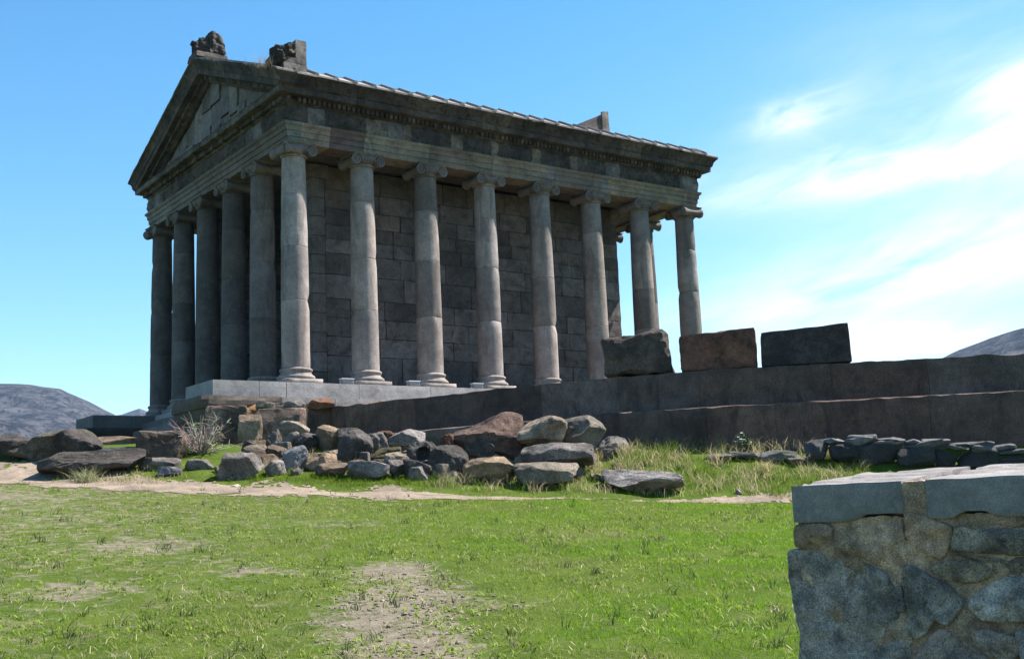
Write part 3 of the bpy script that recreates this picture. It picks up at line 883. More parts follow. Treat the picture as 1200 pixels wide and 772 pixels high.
for side in ('front', 'rear'):
    mb = MB()
    cuts = [-.93, .3, 1.5, 2.6, 3.7, 4.5, YC]
    st = .07 if side == 'front' else .4
    rake(mb, side, RSIMA, dark_t, cuts, st, .022, 5)
    cuts = [-.60, .8, 1.9, 3.2, 4.2, YC]
    rake(mb, side, RCORO, dark_t, cuts, st, .014, 5)
    y = -.1
    sx = -1 if side == 'front' else 1; x0 = 0 if side == 'front' else LX
    while y < YC - .15:
        for yy in (y, LY - y - .092):
            z1 = rake_z(yy) - .485; z2 = rake_z(yy + .092) - .485
            xa, xb = sorted((x0 + sx*.42, x0 + sx*.555))
            v = r.choice((.10, .13, .16))
            t = (v*1.04, v, v*.92)
            mb.add([(xa,yy,z1-.125),(xb,yy,z1-.125),(xb,yy+.092,z2-.125),(xa,yy+.092,z2-.125),(xa,yy,z1),(xb,yy,z1),(xb,yy+.092,z2),(xa,yy+.092,z2)],
                   [(0,3,2,1),(4,5,6,7),(0,1,5,4),(1,2,6,5),(2,3,7,6),(3,0,4,7)], t)
        y += .15
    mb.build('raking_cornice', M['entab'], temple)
    # tympanum: broken slabs of different grey behind the rakes
    mb = MB()
    y = .9
    while y < LY - .9:
        w = r.uniform(.5, 1.05); e = min(y + w, LY - .9)
        if LY - .9 - e < .3: e = LY - .9
        za, zb = rake_z(y) - .62, rake_z(e) - .62
        zs = [7.87]
        while zs[-1] < max(za, zb) - .5: zs.append(zs[-1] + r.uniform(.45, .8))
        zs[-1] = 99
        for k in range(len(zs)-1):
            lo = zs[k]; a1, b1 = min(zs[k+1], za), min(zs[k+1], zb)
            if a1 - lo < .02 and b1 - lo < .02: continue
            a1 = max(a1, lo + .01); b1 = max(b1, lo + .01)
            p = r.uniform(-.05, .03); d = .28 + p
            xa, xb = x0 + sx*d, x0 + sx*.0
            if sx > 0: xa, xb = xb, xa
            v = r.choice((.15, .18, .22, .25))
            mb.hexa([(xa,y+.005,lo+.004),(xb,y+.005,lo+.004),(xb,e-.005,lo+.004),(xa,e-.005,lo+.004),(xa,y+.005,a1),(xb,y+.005,a1),(xb,e-.005,b1),(xa,e-.005,b1)], (1, 6, 5), .018, 4, grey(v, r.uniform(-.02, .03)), .015)
        y = e
    mb.build('tympanum', M['arch'], temple)

# roof: overlapping stone pans with ridge covers over the joints
mb = MB()
X0, X1 = -.90, LX + .90
for half in (0, 1):
    def RP(x, t, lift):             # t metres up the slope measured horizontally from the eave
        y = EV + t; z = ZE + SL*t + lift
        return (x, y if not half else LY - y, z)
    T = YC - EV; nco = 11; n = 28; w = (X1 - X0)/n
    for c in range(nco):
        t0 = T*c/nco; t1 = T*(c+1)/nco + .05
        up0, up1 = (.012, .085) if c == 0 else (.045, .030)
        for k in range(n):
            if half and k % 1: continue
            xa, xb = X0 + k*w + .004, X0 + (k+1)*w - .004
            v = .33*r.uniform(.55, 1.1); dz = r.uniform(0, .022)
            ta, tb = t0 - (.03 if c else .015) + r.uniform(-.012, .012), min(t1, T)
            c8 = [RP(xa, ta, up0+dz-.03), RP(xb, ta, up0+dz-.03), RP(xb, tb, up1+dz-.03), RP(xa, tb, up1+dz-.03),
                  RP(xa, ta, up0+dz+.022), RP(xb, ta, up0+dz+.022), RP(xb, tb, up1+dz+.022), RP(xa, tb, up1+dz+.022)]
            fs = [(0,3,2,1),(4,5,6,7),(0,1,5,4),(1,2,6,5),(2,3,7,6),(3,0,4,7)]
            mb.add(c8, fs, grey(v, .02))
        for k in range(1, n):
            xc = X0 + k*w; u = .09; h_ = .085
            b0 = up0 + .02; b1 = up1 + .02
            ta = t0 - .02; tb = min(t1, T)
            pts = [RP(xc-u, ta, b0), RP(xc+u, ta, b0), RP(xc+.03, ta, b0+h_), RP(xc-.03, ta, b0+h_), RP(xc-u, tb, b1), RP(xc+u, tb, b1), RP(xc+.03, tb, b1+h_), RP(xc-.03, tb, b1+h_)]
            mb.add(pts, [(0,1,2,3),(7,6,5,4),(0,4,5,1),(1,5,6,2),(2,6,7,3),(3,7,4,0)], grey(.2*r.uniform(.8, 1.1), .03))
    # solid bed under the tiles
    bed = [RP(X0+.15, .12, -.05), RP(X1-.15, .12, -.05), RP(X1-.15, T, -.05), RP(X0+.15, T, -.05)]
    mb.add(bed, [(0, 1, 2, 3)], (.1, .1, .1))
mb.tube([(X0+.1, YC, ZA+.05), (X1-.1, YC, ZA+.05)], .09, 8, grey(.25))
mb.build('roof', M['roof'], temple)

# acroteria
def lump(mb, cx, cy, cz, sx, sy, sz, tone, amp, freq, n=16, seed=0):
    vs = []; fs = []
    for i in range(n+1):
        ph = math.pi*i/n
        for k in range(2*n):
            th = math.pi*k/n
            d = np.array([math.sin(ph)*math.cos(th), math.sin(ph)*math.sin(th), -math.cos(ph)])
            d = d/ (np.sum(np.abs(d)**3.2)**(1/3.2))
            p = np.array([cx + sx*d[0], cy + sy*d[1], cz + sz*d[2]])
            w = noise.noise_vector(Vector(p*freq + seed)); w2 = noise.noise_vector(Vector(p*freq*2.7 + seed))
            p = p + amp*np.array(w) + amp*.6*np.array(w2)
            vs.append(p)
    for i in range(n):
        for k in range(2*n):
            fs.append((i*2*n+k, i*2*n+(k+1) % (2*n), (i+1)*2*n+(k+1) % (2*n), (i+1)*2*n+k))
    mb.add(vs, fs, tone)
# on the front apex: weathered carving stepping up to a tall block
mb = MB(); tz = ZA
mb.hexa([(-.92,YC-.42,tz-.05),(.12,YC-.42,tz-.05),(.12,YC+.42,tz-.05),(-.92,YC+.42,tz-.05),(-.9,YC-.36,tz+.16),(.10,YC-.36,tz+.16),(.10,YC+.36,tz+.16),(-.9,YC+.36,tz+.16)], (8, 6, 3), .02, 5, (.11, .105, .1), .02)
mb.hexa([(-.45,YC-.36,tz+.16),(.09,YC-.36,tz+.16),(.09,YC+.36,tz+.16),(-.45,YC+.36,tz+.16),(-.40,YC-.28,tz+.95),(-.02,YC-.28,tz+.84),(-.02,YC+.28,tz+.84),(-.40,YC+.28,tz+.95)], (10, 8, 14), .06, 6, (.10, .095, .092), .05)
lump(mb, -.56, YC, tz+.40, .17, .24, .32, (.075, .07, .068), .07, 7)
lump(mb, -.77, YC, tz+.30, .12, .2, .22, (.075, .07, .068), .05, 7)
lump(mb, -.86, YC, tz+.48, .09, .12, .06, (.075, .07, .068), .03, 7)
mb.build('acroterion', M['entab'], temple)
# on the near front corner: dressed block and upright slab with a curled leaf
def corner_acroterion(yc, s):
    mb = MB(); z = ZE
    f = lambda y: yc + s*y
    def hx(x0, x1, y0, y1, z0, z1, tone, amp=.004, rd=.008):
        ya, yb = sorted((f(y0), f(y1)))
        mb.hexa([(x0,ya,z0),(x1,ya,z0),(x1,yb,z0),(x0,yb,z0),(x0,ya,z1),(x1,ya,z1),(x1,yb,z1),(x0,yb,z1)], (5, 4, 5), amp, 4, tone, rd)
    hx(-.64, .06, 0, .62, z-.02, z+.30, grey(.22))
    hx(-.60, .05, .02, .58, z+.305, z+.46, grey(.24))
    hx(-.27, .045, .03, .55, z+.465, z+1.0, grey(.25))
    lump(mb, -.62, f(.25), z+.52, .24, .24, .29, (.07, .065, .06), .07, 7, 14)
    lump(mb, -.40, f(.12), z+.72, .14, .14, .17, (.10, .095, .085), .06, 9, 12)
    lump(mb, -.86, f(.3), z+.30, .12, .2, .18, (.07, .065, .06), .05, 7, 10)
    mb.build('acroterion', M['entab'], temple)
corner_acroterion(-.82, 1)
mb = MB()   # rear gable top: wedge that rises to the rear
mb.hexa([(LX-.45,YC-.35,ZA-.05),(LX+1.05,YC-.35,ZA-.05),(LX+1.05,YC+.35,ZA-.05),(LX-.45,YC+.35,ZA-.05),(LX-.42,YC-.3,ZA+.34),(LX+1.0,YC-.3,ZA+1.02),(LX+1.0,YC+.3,ZA+1.02),(LX-.42,YC+.3,ZA+.34)], (6, 4, 6), .012, 4, grey(.16, .03), .012)
mb.hexa([(LX+.72,YC-.38,ZA-.05),(LX+1.08,YC-.38,ZA-.05),(LX+1.08,YC-.303,ZA-.05),(LX+.72,YC-.303,ZA-.05),(LX+.72,YC-.38,ZA+1.0),(LX+1.05,YC-.38,ZA+1.06),(LX+1.05,YC-.303,ZA+1.06),(LX+.72,YC-.303,ZA+1.0)], (3, 2, 6), .012, 5, grey(.24, .06), .01)
mb.build('acroterion', M['entab'], temple)
for yc, s in ((-.80, 1), (LY+.80, -1)):
    mb = MB(); ya, yb = sorted((yc, yc + s*.6))
    mb.hexa([(LX-.62,ya,ZE-.02),(LX+.42,ya,ZE-.02),(LX+.42,yb,ZE-.02),(LX-.62,yb,ZE-.02),(LX-.2,ya,ZE+.24),(LX+.42,ya,ZE+.2),(LX+.42,yb,ZE+.2),(LX-.2,yb,ZE+.24)], (5, 3, 3), .015, 4, grey(.16, .03), .01)
    mb.build('acroterion', M['entab'], temple)

# floodlights on the stylobate between the columns
def floodlight(x, y, first=[None], label=''):
    if first[0] is None:
        t = empty('floodlight', (x, y, ZF + .002)); WORIG[t.name] = (x, y, ZF)
        b = MB()
        b.hexa([(x-.15,y-.07,ZF+.045),(x+.15,y-.07,ZF+.045),(x+.15,y+.07,ZF+.045),(x-.15,y+.07,ZF+.045),(x-.185,y-.085,ZF+.16),(x+.185,y-.085,ZF+.16),(x+.185,y+.085,ZF+.16),(x-.185,y+.085,ZF+.16)], (4, 2, 2), 0, 1, (.22, .23, .25), .008)
        for k in range(6):
            b.box(x-.125+.05*k-.006, x-.125+.05*k+.006, y-.098, y-.07, ZF+.055, ZF+.14, (.7, .7, .7))
        b.build('lamp_body', M['lampgrey'], t)
        b = MB(); b.box(x-.19, x+.19, y-.09, y+.09, ZF+.161, ZF+.175, (.8, .8, .8)); b.build('rim', M['lampwhite'], t)
        b = MB()
        b.box(x-.205, x-.19, y-.02, y+.02, ZF, ZF+.12); b.box(x+.19, x+.205, y-.02, y+.02, ZF, ZF+.12); b.box(x-.19, x+.19, y-.02, y+.02, ZF, ZF+.012)
        b.build('bracket', M['lampmetal'], t)
        b = MB(); b.box(x-.16, x+.16, y-.06, y+.06, ZF+.176, ZF+.182); b.build('lens', M['lampglass'], t)
        first[0] = t
    else:
        s = first[0]; t = s.copy(); COL.objects.link(t); t.location = (x, y, ZF + .002)
        for ch in s.children:
            c = ch.copy(); COL.objects.link(c); c.parent = t
    t['label'] = label; t['category'] = 'floodlight'; t['group'] = 'floodlights on the stylobate'
def plain(name, col, rough=.5, metal=0.):
    m, nt, b, out = new_mat(name)
    b.inputs['Base Color'].default_value = (*col, 1); b.inputs['Roughness'].default_value = rough; b.inputs['Metallic'].default_value = metal
    n = nt.nodes.new('ShaderNodeTexNoise'); n.inputs['Scale'].default_value = 30
    bp = nt.nodes.new('ShaderNodeBump'); bp.inputs['Strength'].default_value = .05; nt.links.new(n.outputs[0], bp.inputs['Height']); nt.links.new(bp.outputs[0], b.inputs['Normal'])
    return m
M['lampwhite'] = plain('white_lamp_paint', (.78, .78, .78), .45)
M['lampgrey'] = plain('grey_lamp_body', (.20, .21, .23), .5)
M['lampmetal'] = plain('lamp_bracket_metal', (.35, .35, .36), .4, .6)
M['lampglass'] = plain('lamp_glass', (.30, .33, .36), .1)
floodlight(1.28, -.42, label='white floodlight between the corner column and the second column')
floodlight(3.36, -.42, label='white floodlight between the second and third columns of the long side')
floodlight(5.50, -.42, label='white floodlight between the third and fourth columns, just above the dark wall')
o = None

# ------------------------------------------------------------------ dark stepped retaining wall
RW = empty('retaining_wall', (3.2, -9.9, -2.7)); WORIG[RW.name] = (3.2, -9.9, -2.7)
tag(RW, 'long dark stone retaining wall of two stepped courses in front of the temple', 'wall')
def course(name, pts, ztop, zbot, thick, cuts_len, seed, tone_f, topslope=0.0):
    q = random.Random(seed); mb = MB()
    pts = [np.array(p) for p in pts]
    seg = [np.linalg.norm(b - a) for a, b in zip(pts[:-1], pts[1:])]
    tot = sum(seg)
    def P(s):
        for k, l in enumerate(seg):
            if s <= l or k == len(seg)-1:
                u = (pts[k+1]-pts[k])/l; return pts[k] + u*s, u
            s -= l
    s = 0.0
    while s < tot - .05:
        e = min(s + q.uniform(*cuts_len), tot)
        if tot - e < 1: e = tot
        (a, u), (b, u2) = P(s + .004), P(e - .004)
        zt0, zt1 = np.interp(s, np.cumsum([0]+seg), ztop), np.interp(e, np.cumsum([0]+seg), ztop)
        nrm = np.array([-u[1], u[0]]); nrm2 = np.array([-u2[1], u2[0]])
        # normal towards the temple side
        if nrm @ np.array([.59, .81]) < 0: nrm = -nrm
        if nrm2 @ np.array([.59, .81]) < 0: nrm2 = -nrm2
        p = q.uniform(-.012, .012)
        p *= .15; a = a + nrm*p; b = b + nrm2*p; a2 = a + nrm*thick; b2 = b + nrm2*thick
        n = max(3, int((e-s)/.12))
        mb.hexa([(*a, zbot), (*b, zbot), (*b2, zbot), (*a2, zbot), (*a, zt0), (*b, zt1), (*b2, zt1), (*a2, zt0)], (n, 5, 9), .016, 2.4, tone_f(q), 0, None, .045)
        s = e
    return mb.build(name, M['darkwall'], RW)
def dwt(q):
    v = q.uniform(.036, .062); w = q.uniform(.02, .25)
    return (v*(1+w), v, v*(1-w*.6)+.003)
course('wall_course', [(-.98, -2.66), (3.17, -9.97), (8.78, -15.32), (13.5, -19.9)], [-1.0, -.84, -.86, -.86], -2.6, 1.1, (1.9, 3.6), 5, dwt)
nn = np.array([-.81, -.59])*.36
course('wall_course', [(-.75-.43, -3.40), (3.17-.44, -9.97-.32), (8.78-.38, -15.32-.36), (13.05, -20.3)], [-1.80, -1.665, -1.66, -1.66], -3.3, .50, (1.9, 3.4), 8, dwt)

# three blocks standing on the wall
def wall_block(pts8, tone, label, n=(14, 6, 9), amp=.028, rd=.035, shape=None):
    c = np.mean(np.array(pts8)[:4], axis=0)
    mb = MB(); mb.hexa(pts8, n, amp, 2.2, tone, rd)
    o = mb.build('stone_block', M['darkblock'], None, origin=tuple(c))
    tag(o, label, 'stone block', 'blocks standing on the dark wall')
M['darkblock'] = stone_mat('dark_block_stone', gain=1.0, var=.8, stain=.7, stain_col=(.03, .024, .022), lichen=.5, lichen_col=(.17, .12, .09), bump=1.1, scale=1.3)
def along(p, q, thick, z0, zl, zr, inset_l=0., inset_r=0., lift=0.):
    p = np.array(p); q = np.array(q); u = (q-p)/np.linalg.norm(q-p); nrm = np.array([-u[1], u[0]])
    if nrm @ np.array([.59, .81]) < 0: nrm = -nrm
    pl, qr = p + u*inset_l, q - u*inset_r
    return [(*p, z0), (*q, z0+lift), (*(q+nrm*thick), z0+lift), (*(p+nrm*thick), z0), (*pl, zl), (*qr, zr), (*(qr+nrm*thick), zr), (*(pl+nrm*thick), zl)]
wall_block(along((2.80, -9.22), (3.88, -10.25), .75, -.845, -.04, .10, .0, .14), (.082, .068, .060), 'rough dark block with a slanting right edge, leftmost of the three blocks on the wall', n=(20, 8, 14), amp=.075, rd=.07)
wall_block(along((3.94, -10.42), (5.10, -11.53), .7, -.838, -.07, .05, .0, .02), (.15, .078, .055), 'reddish brown block, middle of the three blocks on the dark wall', n=(20, 8, 12), amp=.034, rd=.04)
wall_block(along((5.13, -11.60), (6.38, -12.95), .7, -.835, -.12, -.02, .02, .02), (.05, .043, .045), 'smooth blackish block, rightmost of the three blocks on the wall', amp=.014, rd=.022)

# ------------------------------------------------------------------ rocks
RCOL = {'olive': (.115, .115, .085), 'dark': (.09, .086, .08), 'blue': (.19, .215, .25), 'tan': (.30, .235, .16), 'palebrown': (.20, .155, .12), 'grey': (.215, .208, .195), 'redbrown': (.17, .115, .085),
        'redbrown2': (.27, .20, .16), 'tan2': (.34, .27, .20), 'redbrown3': (.155, .105, .085), 'ochre': (.30, .175, .08), 'pale': (.42, .37, .29), 'rust': (.22, .105, .06), 'mottled': (.27, .245, .20), 'mottled2': (.20, .19, .16), 'darkpale': (.12, .11, .10),
        'greydark': (.135, .13, .125), 'brown': (.21, .165, .12), 'lightgrey': (.27, .265, .26), 'moss': (.11, .105, .045), 'greytan': (.24, .22, .175), 'white': (.5, .47, .42)}
ROCKS = [
('boulder',-7.32,-4.55,-2.27,1.66,0.75,0.58,-14,'long','olive','long sloping olive grey boulder lying at the far left end of the rocks'),
('boulder',-6.95,-4.94,-2.28,0.86,0.69,0.58,-16,'round','dark','dark rounded boulder leaning against the end of the long olive boulder'),
('boulder',-7.97,-4.08,-2.24,0.99,0.60,0.51,-13,'round','dark','dark boulder cut off by the left edge of the photo'),
('stone_slab',-7.02,-6.09,-2.53,1.83,0.82,0.32,-16,'slab','dark','dark flat slab lying in front of the rounded boulder, dry plants before it'),
('stone_slab',-6.29,-5.29,-2.35,0.89,0.54,0.27,-17,'slab','blue','blue grey flat slab lying behind the dark slab, right of the rounded boulder'),
('stone_block',-5.78,-3.71,-2.02,0.92,0.37,0.27,-17,'block','tan','low beige block lying below the dark far pedestal'),
('stone_block',-5.58,-5.67,-2.39,0.90,0.72,0.58,-19,'block','palebrown','brown block with a pale sunlit top left of the bare shrub'),
('rock',-5.70,-5.83,-2.40,0.51,0.36,0.45,-19,'facet','dark','dark pointed stone with a pale tip leaning on the pale topped block'),
('stone_slab',-5.83,-6.33,-2.56,0.77,0.46,0.21,-19,'slab','grey','flat grey slab lying in the grass below the pointed stone'),
('stone_slab',-5.85,-6.91,-2.71,0.41,0.29,0.16,-20,'slab','blue','small flat bluish stone by the edge of the dirt path, left of the bare shrub'),
('stone_slab',-5.24,-6.76,-2.59,0.48,0.34,0.18,-21,'slab','grey','small flat grey stone at the foot of the bare shrub'),
('boulder',-4.78,-7.67,-2.84,0.84,0.67,0.50,-23,'round','grey','lone grey boulder with a hollow face standing in the grass beside the path'),
('stone_slab',-7.79,-2.52,-1.90,0.28,0.17,0.19,-12,'slab','tan','small pale tan stone behind the dark boulder at the left edge'),
('stone_slab',-3.06,-2.75,-1.73,0.90,0.27,0.76,-22,'upright','redbrown2','wide reddish brown slab set upright below the temple corner'),
('stone_block',-3.02,-4.00,-1.89,0.49,0.29,0.60,-23,'block','tan2','tan block with an ochre foot standing between two upright brown slabs'),
('stone_slab',-2.12,-3.66,-1.87,1.08,0.24,0.77,-25,'upright','redbrown2','smooth brown slab set upright at the left end of the dark wall'),
('stone_slab',-3.37,-4.94,-2.19,0.79,0.48,0.27,-23,'slab','redbrown','low flat brown slab lying under the tan and ochre block'),
('stone_slab',-2.37,-3.37,-1.11,0.43,0.39,0.16,-24,'slab','pale','small pale flat stone on the left end of the upright brown slab'),
('stone_slab',-1.88,-3.60,-1.12,0.72,0.36,0.20,-25,'slab','grey','long thin grey stone lying on top of the upright brown slab'),
('rock',-0.90,-3.20,-1.05,0.63,0.38,0.26,-27,'facet','rust','rust brown wedge with a pale face below the stylobate'),
('boulder',-2.68,-5.51,-1.87,0.65,0.52,0.34,-25,'round','mottled','mottled pale round boulder on top of the left rubble heap'),
('rock',-3.16,-5.59,-2.18,0.35,0.28,0.46,-24,'facet','darkpale','narrow dark stone with a white tip in the left rubble heap'),
('rock',-2.95,-5.89,-2.10,0.37,0.30,0.28,-25,'round','grey','grey stone directly under the mottled round boulder'),
('boulder',-2.70,-6.18,-2.17,0.51,0.41,0.32,-26,'round','greydark','grey boulder to the right below the mottled round boulder'),
('rock',-3.68,-6.79,-2.46,0.42,0.34,0.32,-24,'round','brown','brown rounded stone left of the blue grey angular rock'),
('rock',-3.69,-7.61,-2.73,0.57,0.46,0.55,-25,'facet','blue','blue grey angular rock with a bright facet in front of the left rubble heap'),
('stone_slab',-4.08,-6.63,-2.45,0.47,0.33,0.33,-23,'slab','pale','pale flat stone behind the lone grey boulder'),
('boulder',-2.34,-6.44,-2.20,0.55,0.44,0.49,-27,'round','tan','tan rounded boulder on top of the middle rubble heap'),
('boulder',-2.00,-6.69,-2.19,0.56,0.45,0.40,-28,'round','dark','dark boulder right of the tan rounded boulder'),
('boulder',-2.40,-7.70,-2.60,0.65,0.59,0.69,-28,'round','greydark','largest dark grey boulder in the middle rubble heap'),
('rock',-2.01,-7.53,-2.31,0.43,0.38,0.34,-29,'round','greydark','dark grey stone leaning on the right of the largest rubble boulder'),
('stone_slab',-3.25,-7.82,-2.67,0.64,0.45,0.31,-27,'slab','tan','low tan slab right of the blue grey angular rock'),
('rock',-3.28,-8.39,-2.84,0.62,0.44,0.27,-27,'round','brown','low brown stone in the grass below the tan slab'),
('stone_slab',-2.78,-8.87,-2.88,0.75,0.45,0.30,-29,'slab','lightgrey','light grey flat slab at the grass edge, middle of the rubble'),
('boulder',-1.61,-7.21,-2.31,0.49,0.39,0.40,-29,'round','grey','grey boulder left of the pale angular rock at the dark wall'),
('rock',-1.05,-7.36,-2.30,0.77,0.46,0.47,-31,'facet','lightgrey','light grey angular rock leaning on the dark wall above the holed stone'),
('boulder',-1.42,-8.66,-2.67,0.65,0.39,0.48,-32,'hole','greydark','dark basalt stone with a round hole bored through it'),
('stone_slab',-1.74,-7.71,-2.46,0.61,0.43,0.20,-30,'slab','moss','upper mossy slab in the rubble left of the holed stone'),
('stone_slab',-1.95,-8.16,-2.60,0.58,0.41,0.18,-30,'slab','moss','lower mossy slab just under the other mossy slab'),
('rock',-2.05,-8.69,-2.68,0.51,0.35,0.28,-30,'facet','pale','pale tan stone left of and below the holed stone'),
('rock',-2.26,-9.01,-2.84,0.39,0.31,0.29,-30,'round','grey','small grey stone at the grass edge beside the light grey slab'),
('rock',-1.97,-9.33,-2.93,0.53,0.42,0.37,-31,'facet','greydark','dark grey angular stone below the holed stone'),
('rock',-1.06,-6.52,-2.07,0.42,0.29,0.24,-30,'facet','rust','small rust coloured rock against the dark wall behind the rubble'),
('rock',-1.38,-9.50,-2.97,0.76,0.61,0.66,-33,'facet','dark','black angular rock with a dry grass fringe left of the large brown boulder'),
('boulder',-0.08,-8.78,-2.53,1.56,0.86,0.87,-35,'long','redbrown3','largest reddish brown boulder in the rubble against the dark wall'),
('rock',-0.26,-8.90,-2.51,0.58,0.46,0.43,-34,'block','dark','dark square stone in front of the large reddish brown boulder'),
('rock',0.63,-9.84,-2.32,0.96,0.67,0.54,-37,'facet','pale','pale cream angular rock on top of the right rubble heap'),
('boulder',1.28,-10.15,-2.49,1.00,0.60,0.69,-39,'round','mottled2','mottled grey lichened boulder at the top right of the rubble'),
('boulder',2.22,-10.05,-2.69,0.71,0.50,0.50,-41,'round','grey','rounded grey boulder at the right end of the rubble heap'),
('stone_slab',0.45,-10.50,-2.75,1.36,0.68,0.38,-38,'slab','grey','long flat grey slab below the pale cream rock'),
('rock',0.95,-9.28,-2.54,0.93,0.65,0.47,-37,'facet','brown','brown rock under the pale cream angular rock'),
('stone_slab',-0.21,-10.95,-3.12,1.17,0.58,0.38,-37,'slab','greytan','long low stone at the foot of the right rubble heap'),
('rock',-0.87,-10.12,-2.96,1.02,0.61,0.37,-35,'round','tan','low tan boulder half hidden in dry grass below the brown boulder'),
('stone_slab',1.19,-12.06,-3.33,1.43,0.71,0.42,-42,'wedge','lightgrey','tilted grey rock lying in the grass by itself right of the rubble'),
('rock',-0.80,-8.54,-2.34,0.27,0.22,0.31,-33,'round','rust','small rust brown stone at the left foot of the large brown boulder'),
('pebble',-6.02,-7.62,-2.96,0.11,0.09,0.08,-20,'round','white','whitish pebble on the dirt path left of the lone boulder'),
('pebble',-5.17,-8.36,-3.02,0.17,0.13,0.08,-23,'round','white','white flat pebble on the dirt path below the lone boulder'),
('pebble',2.46,-13.20,-3.49,0.14,0.11,0.11,-47,'round','white','light stone at the right end of the thin path near the stone wall'),
]
def ico(n):
    bm = bmesh.new(); bmesh.ops.create_icosphere(bm, subdivisions=n, radius=1.0)
    v = np.array([x.co[:] for x in bm.verts]); f = [tuple(q.index for q in x.verts) for x in bm.faces]
    bm.free(); return v, f
ICO = {4: ico(4), 5: ico(5), 3: ico(3)}
def rock_mesh(shape, dims, seed, lod=4):
    q = np.random.RandomState(seed)
    v, f = ICO[lod]; v = v.copy()
    ex = {'round': 2.5, 'long': 2.8, 'facet': 3.0, 'block': 14, 'upright': 16, 'slab': 9, 'wedge': 6, 'hole': 2.8}[shape]
    v = v/((np.abs(v)**ex).sum(1)**(1/ex))[:, None]
    ncut, lo, hi = {'round': (15, .56, .98), 'long': (16, .60, 1.0), 'facet': (13, .52, .92), 'block': (9, .90, 1.35), 'upright': (6, 1.0, 1.4), 'slab': (12, .80, 1.2), 'wedge': (12, .70, 1.1), 'hole': (14, .72, 1.0)}[shape]
    for _ in range(ncut):
        n = q.normal(size=3); n /= np.linalg.norm(n)
        d = q.uniform(lo, hi)
        s = v @ n - d
        m = s > 0
        v[m] -= (s[m, None]*n)
    if shape == 'wedge': v[:, 2] *= (1 - .35*v[:, 0]); v[:, 2] += -.15*v[:, 0]
    if shape == 'long': v[:, 2] *= 1 + .35*v[:, 0]
    mn, mx = v.min(0), v.max(0)
    v = (v - (mn+mx)/2)/(mx - mn)
    v = v*np.array(dims)
    sc = float(np.mean(dims)); off = q.uniform(-50, 50, 3)
    a = {'block': .030, 'upright': .020, 'slab': .040}.get(shape, .055)*sc
    for i, p in enumerate(v):
        w = noise.noise_vector(Vector(p*1.9/sc + off)); w2 = noise.noise_vector(Vector(p*6.5/sc + off)); w3 = noise.noise(Vector(p*17/sc + off))
        r_ = abs(noise.noise(Vector(p*3.3/sc + off + 9)))
        nn = p/(np.linalg.norm(p)+1e-6)
        v[i] = p + a*np.array(w) + a*.42*np.array(w2) + nn*(w3*a*.2 - a*.35*max(0, .16 - r_)/.16)
    if shape == 'hole':
        cx, cz, rad = -.02*dims[0], .04*dims[2], .17*dims[0]
        for i, p in enumerate(v):
            if p[1] < 0:
                d = math.hypot(p[0]-cx, p[2]-cz)
                if d < rad*1.25:
                    t = max(0, min(1, (rad*1.25 - d)/(rad*.35)))
                    v[i, 1] = p[1]*(1-t) + dims[1]*.28*t
    v[:, 2] += dims[2]/2
    return v, f
def rock(name, x, y, z, w, d, h, az, shape, col, label, seed, cat=None, group=None):
    sink = .16*h
    v, f = rock_mesh(shape, (w*1.04, d, h + sink), seed, 5 if shape == 'hole' else (3 if w < .25 else 4))
    me = bpy.data.meshes.new(name); me.from_pydata(v.tolist(), [], f)
    me.polygons.foreach_set('use_smooth', [False]*len(f))
    me.materials.append(M['rock'])
    o = bpy.data.objects.new(name, me); COL.objects.link(o)
    k = random.Random(seed)
    o.location = (x, y, z - sink)
    o.rotation_euler = (0, R_({'slab': 3, 'facet': 5}.get(shape, 0))*k.uniform(-1, 1), R_(az + (k.uniform(-8, 8) if shape != 'hole' else 0)))
    c = RCOL[col]; m = k.uniform(.9, 1.1)
    o.color = (c[0]*m, c[1]*m, c[2]*m, 1)
    cat = cat or {'boulder': 'boulder', 'stone_slab': 'stone slab', 'stone_block': 'stone block', 'pebble': 'pebble', 'rubble': 'rubble'}.get(name, 'rock')
    tag(o, label, cat, group or 'stones lying below the temple')
    return o
for i, R in enumerate(ROCKS): rock(*R, seed=100 + i*7)

# retained earth between the dark wall and the podium
mb = MB()
mb.hexa([(-1.9,-1.3,-3.0),(3.5,-9.0,-3.0),(15.4,-1.0,-3.0),(-1.9,-1.0,-3.0),(-1.9,-1.3,-1.2),(3.5,-9.0,-1.12),(15.4,-1.0,-1.12),(-1.9,-1.0,-1.2)], (30, 12, 6), .06, 1.5, (.20, .16, .12))
tag(mb.build('ground', M['dirt']), kind='structure')
for k, (x, y) in enumerate(((-1.75, -1.15), (-1.5, -1.35), (-1.2, -1.3), (-.9, -1.45), (-.7, -1.6), (1.3, -1.6), (1.55, -1.75), (1.8, -1.65))):
    w = (.40, .30, .36, .30, .42, .36, .42, .30)[k]
    rock('rubble', x, y, -1.17, w, w*.7, w*(1.0 if k < 5 else 1.25), 37*k, 'facet', ('ochre', 'rust', 'ochre', 'palebrown', 'ochre', 'rust', 'ochre', 'brown')[k],
         'orange brown broken fragment on the rubble bank right under the stylobate', 700 + k, group='orange brown fragments under the stylobate')
